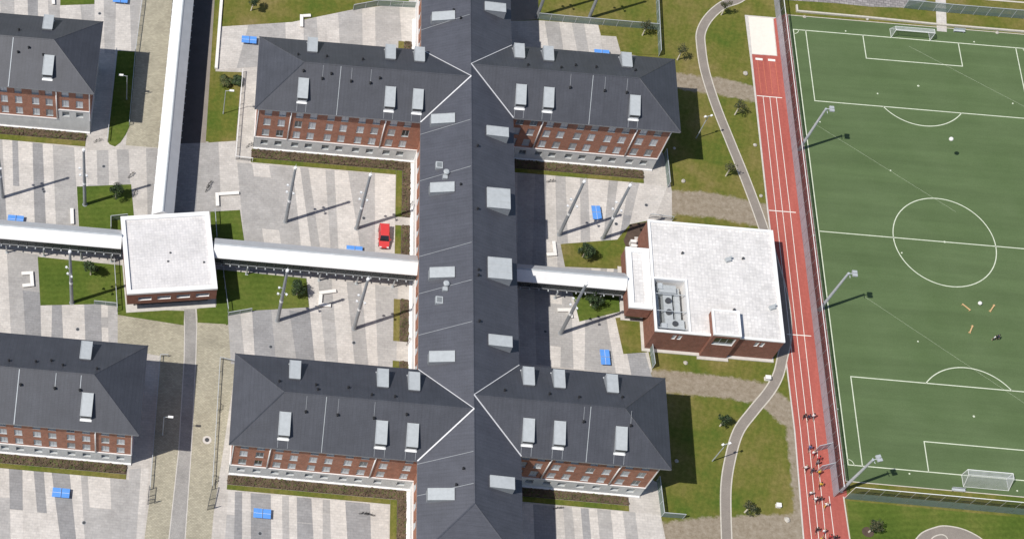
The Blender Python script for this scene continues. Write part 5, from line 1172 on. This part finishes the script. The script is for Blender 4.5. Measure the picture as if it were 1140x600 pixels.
# manhole covers
for lab, c in (('dark manhole cover south of the left pavilion lawn', (-153.50,-32.75)), ('dark manhole cover in the yard south of the lower left block', (-148.69,-67.50)), ('dark manhole cover in the yard below the left mast', (-162.56,-5.76)), ('dark manhole cover in the yard left of the paver road', (-156.61,35.11)),
               ('brown manhole cover south of the right pavilion lawn', (-120.00,-32.83)), ('dark manhole cover in the yard north of the south-west wing', (-105.72,-30.65)), ('dark manhole cover near the red car', (-104.62,-5.52)), ('dark manhole cover in the yard south of the south-west wing', (-120.01,-66.60)),
               ('dark manhole cover in the east yard right of the masts', (-53.42,2.36)), ('dark manhole cover in the shade south of the short walkway', (-72.55,-25.21)), ('dark manhole cover in the yard above the pavilion', (-152.34,0.67)), ('green manhole cover in the east yard between masts', (-59.10,-2.18))):
    m = MB(); m.tube((c[0], c[1], .0), (c[0], c[1], .034), .27, n=14); m.tube((c[0], c[1], .0), (c[0], c[1], .030), .34, n=14, mat=1); tag(m.build('manhole_cover', ['dark_steel', 'metal_grey']), lab, 'manhole cover', 'manhole covers in the paving')
m = MB(); c = (-129.75,-51.12); m.tube((c[0], c[1], 0), (c[0], c[1], .05), .75, n=16, mat=1); m.tube((c[0], c[1], 0), (c[0], c[1], .07), .38, n=14); tag(m.build('manhole_cover', ['dark_steel', 'concrete_light']), 'manhole cover in a pale concrete ring on the paver road', 'manhole cover')

# bicycle stands and parked bicycles
def bicycle():
    t = thing('bicycle', '', 'bicycle')
    for x in (-.52, .52):
        m = MB()
        for i in range(16):
            a, c2 = 2*math.pi*i/16, 2*math.pi*(i+1)/16
            m.tube((x+.34*math.cos(a), 0, .34+.34*math.sin(a)), (x+.34*math.cos(c2), 0, .34+.34*math.sin(c2)), .025, n=5)
        for i in range(6): a = math.pi*i/6; m.tube((x+.33*math.cos(a), 0, .34+.33*math.sin(a)), (x-.33*math.cos(a), 0, .34-.33*math.sin(a)), .006, n=4)
        m.build('wheel', 'rubber', t)
    m = MB(); bb, seat, head = (-.08, 0, .32), (-.2, 0, .82), (.36, 0, .86)
    for p, r in ((bb, seat), (seat, head), (bb, head), ((-.52, 0, .34), bb), ((-.52, 0, .34), (-.18, 0, .76)), (head, (.52, 0, .34))): m.tube(p, r, .022, n=6)
    m.build('frame', 'dark_steel', t)
    m = MB(); m.obox(-.22, 0, .26, .14, .84, .9); m.build('saddle', 'black', t)
    m = MB(); m.tube((.36, -.28, 1.0), (.36, .28, 1.0), .018, n=6); m.tube((.36, 0, .86), (.36, 0, 1.0), .018, n=6); m.build('handlebar', 'black', t)
    return t
place_all(bicycle(), [((-103.25,-61.67), .1, 'bicycle parked in the yard south of the south-west wing, left one'), ((-102.36,-61.82), -.1, 'bicycle parked in the yard south of the south-west wing, right one'),
    ((-153.95,5.90), .5, 'bicycle parked at the corner of the upper left block'), ((-132.85,-1.32), 1.0, 'bicycle parked on the paving north of the pavilion'), ((-133.11,-2.31), 1.1, 'second bicycle parked on the paving north of the pavilion'),
    ((-126.00,7.75), .6, 'bicycle leaning at the corner of the north-west wing'), ((-96.24,-2.03), 1.2, 'bicycle at the entrance beside the long block'), ((-96.41,-29.64), 1.2, 'bicycle at the lower entrance beside the long block'),
    ((-127.95,-45.28), 1.4, 'bicycle by the fence west of the south-west wing, upper'), ((-127.84,-58.23), 1.4, 'bicycle by the fence west of the south-west wing, lower'), ((-70.68,5.52), .2, 'bicycle in the east yard below the north-east wing'), ((-71.41,-57.68), .2, 'bicycle in the yard south of the south-east wing'), ((-147.17,-0.84), .9, 'dark bicycle beside the lawn north of the pavilion'), ((-146.17,-4.58), 1.4, 'bicycle at the right edge of the north-west lawn')], 'parked bicycles')

# ---------------------------------------------------------------- people
def body_mesh(nm, st, arm, lean=.08, stand=False):
    # joints in metres, facing +y; one continuous skin
    hipz = .92; sh = 1.42
    V_, E_, Rr = [], [], []
    def add(p, r, par=None):
        V_.append(p); Rr.append(r); i = len(V_)-1
        if par is not None: E_.append((par, i))
        return i
    pel = add((0, 0, hipz), (.15, .11)); wa = add((0, lean*.4, 1.12), (.125, .095), pel); ch = add((0, lean, 1.34), (.155, .11), wa); nk = add((0, lean*1.3, 1.5), (.055, .055), ch)
    hd = add((0, lean*1.5+.01, 1.60), (.085, .095), nk); add((0, lean*1.5+.01, 1.72), (.075, .09), hd)
    for s in (-1, 1):
        k = st*s
        hp = add((s*.095, 0, hipz-.06), (.085, .09), pel); kn = add((s*.1, k*.26+.05, .50), (.055, .06), hp); an = add((s*.1, k*.42-(.12 if not stand else 0)*(1 if k < 0 else 0), .10+(.16 if k < 0 else 0)), (.038, .042), kn); add((s*.1, k*.42+.15-(.12 if k < 0 else 0), .045+(.12 if k < 0 else 0)), (.038, .03), an)
        so = add((s*.19, lean, sh), (.06, .06), ch); el = add((s*.25, lean-k*arm*.5-.02, 1.15), (.042, .042), so); wr_ = add((s*.24, lean-k*arm+.14*(0 if stand else 1), 1.0 if not stand else .9), (.03, .03), el); add((s*.235, lean-k*arm+.2*(0 if stand else 1), .98 if not stand else .80), (.035, .022), wr_)
    me = bpy.data.meshes.new(nm); me.from_pydata(V_, E_, []); ob = bpy.data.objects.new(nm, me); C.objects.link(ob)
    sk = ob.modifiers.new('skin', 'SKIN'); me.skin_vertices
    for i, r in enumerate(Rr): me.skin_vertices[0].data[i].radius = r
    me.skin_vertices[0].data[0].use_root = True
    sub = ob.modifiers.new('sub', 'SUBSURF'); sub.levels = 1
    dg = bpy.context.evaluated_depsgraph_get(); out = bpy.data.meshes.new_from_object(ob.evaluated_get(dg)); out.name = 'body'
    bpy.data.objects.remove(ob); out.materials.clear()
    for k in ('skin', 'cloth_white', 'cloth_black', 'cloth_white'): out.materials.append(M[k])
    for f in out.polygons:
        x, y, z = f.center; f.use_smooth = True
        f.material_index = 3 if z < .09 else 2 if (z < 1.0 and abs(x) < .2 and z > .55) else 1 if (1.0 <= z < 1.47 and (abs(x) < .22 or z > 1.22)) else 0
    return out
hairm = MB(); hairm.ball((0, .12, 1.69), .118, 10, 7, 0, 1.05); hairm.v = [(x, y-(.03 if z < 1.69 else 0), max(z, 1.62)) for x, y, z in hairm.v]; hair_mesh = hairm.mesh('hair', 'hair_dark', smooth=True)
poses = [body_mesh('p0', 1, .35), body_mesh('p1', -1, .35), body_mesh('p2', .45, .2, .03), body_mesh('p3', .12, .1, 0.0, True)]
def person(lab, c, rz, pose, top, legs, hair='hair_dark', group='runners on the track'):
    t = thing('person', lab, 'person', c, group)
    o = bpy.data.objects.new('body', poses[pose]); C.objects.link(o); o.parent = t
    for i, mt in ((1, top), (2, legs)): o.material_slots[i].link = 'OBJECT'; o.material_slots[i].material = M[mt]
    h = bpy.data.objects.new('hair', hair_mesh); C.objects.link(h); h.parent = t; h.material_slots[0].link = 'OBJECT'; h.material_slots[0].material = M[hair]
    if pose == 3: h.location = (0, -.12, 0)
    elif pose == 2: h.location = (0, -.06, 0)
    t.rotation_euler = (0, 0, rz); t.scale = (1.1, 1.1, 1.1)
PE = [('black shirt, leftmost of the group of three farthest up', (893,466), 2, 'cloth_black', 'cloth_black', 'hair_dark'), ('dark shirt, middle of the group of three farthest up', (898,467), 0, 'cloth_navy', 'cloth_black', 'hair_dark'), ('white shirt, rightmost of the group of three farthest up', (903,466), 1, 'cloth_white', 'cloth_grey', 'hair_dark'),
      ('blue shirt ahead of the middle group', (899,501), 0, 'cloth_blue', 'cloth_navy', 'hair_dark'), ('pale shirt just behind the one in blue', (903,507), 1, 'cloth_white', 'cloth_red', 'hair_fair'), ('red shirt right of the middle group', (909,513), 0, 'cloth_red', 'cloth_black', 'hair_dark'), ('dark shirt directly behind the one in red', (907.5,517.5), 2, 'cloth_grey', 'cloth_black', 'hair_dark'),
      ('white shirt at the left side of the second row', (894.5,523.5), 1, 'cloth_white', 'cloth_black', 'hair_fair'), ('dark shirt in the centre of the second row', (901.5,526.5), 0, 'cloth_navy', 'cloth_black', 'hair_dark'), ('yellow shirt at the right side of the second row', (909.5,528.5), 1, 'cloth_yellow', 'cloth_black', 'hair_fair'),
      ('yellow and black clothes alone behind the second row', (911,542), 0, 'cloth_yellow', 'cloth_black', 'hair_dark'), ('white shirt on the left lane behind the second row', (900,551.5), 2, 'cloth_white', 'cloth_navy', 'hair_fair'), ('white shirt beside a dark partner, middle lane', (905.5,558.5), 1, 'cloth_white', 'cloth_black', 'hair_dark'), ('dark clothes beside the one in white, middle lane', (910.5,558), 0, 'cloth_black', 'cloth_black', 'hair_dark'),
      ('white shirt on the right lane, alone', (917,564.5), 0, 'cloth_white', 'cloth_yellow', 'hair_fair'), ('black clothes, left of the last group', (907,592), 0, 'cloth_black', 'cloth_black', 'hair_dark'), ('pale shirt, second of the last group', (914.5,594), 1, 'cloth_white', 'cloth_red', 'hair_fair'), ('dark red shirt at the lower picture edge', (921.5,600), 0, 'cloth_red', 'cloth_black', 'hair_dark'), ('black shirt, rightmost at the lower picture edge', (927.5,600.5), 2, 'cloth_black', 'cloth_black', 'hair_dark'), ('yellow shirt at the very bottom of the track', (911,603), 1, 'cloth_yellow', 'cloth_black', 'hair_fair')]
PP = [(-29.39,-37.51),(-28.64,-37.60),(-27.86,-37.36),(-29.08,-43.23),(-28.58,-44.16),(-27.77,-45.05),(-28.08,-45.81),(-30.14,-46.97),(-29.14,-47.35),(-27.97,-47.56),(-27.98,-49.72),(-29.79,-51.40),(-29.08,-52.43),(-28.33,-52.28),(-27.47,-53.22),(-29.43,-57.70),(-28.35,-57.90),(-27.42,-58.74),(-26.54,-58.73),(-29.02,-59.35)]
for (d, _, ps, tp, lg, hr), c in zip(PE, PP): person('runner in '+d, c, .05, ps, tp, lg, hr)
for d, c, tp, rz in (('person in white shirt and dark trousers standing on the pitch below the ball', (5.38,-19.28), 'cloth_white', .6), ('person in dark clothes standing on the pitch below the ball', (6.03,-19.04), 'cloth_navy', 2.0)): person(d, c, rz, 3, tp, 'cloth_black', group='people on the pitch')
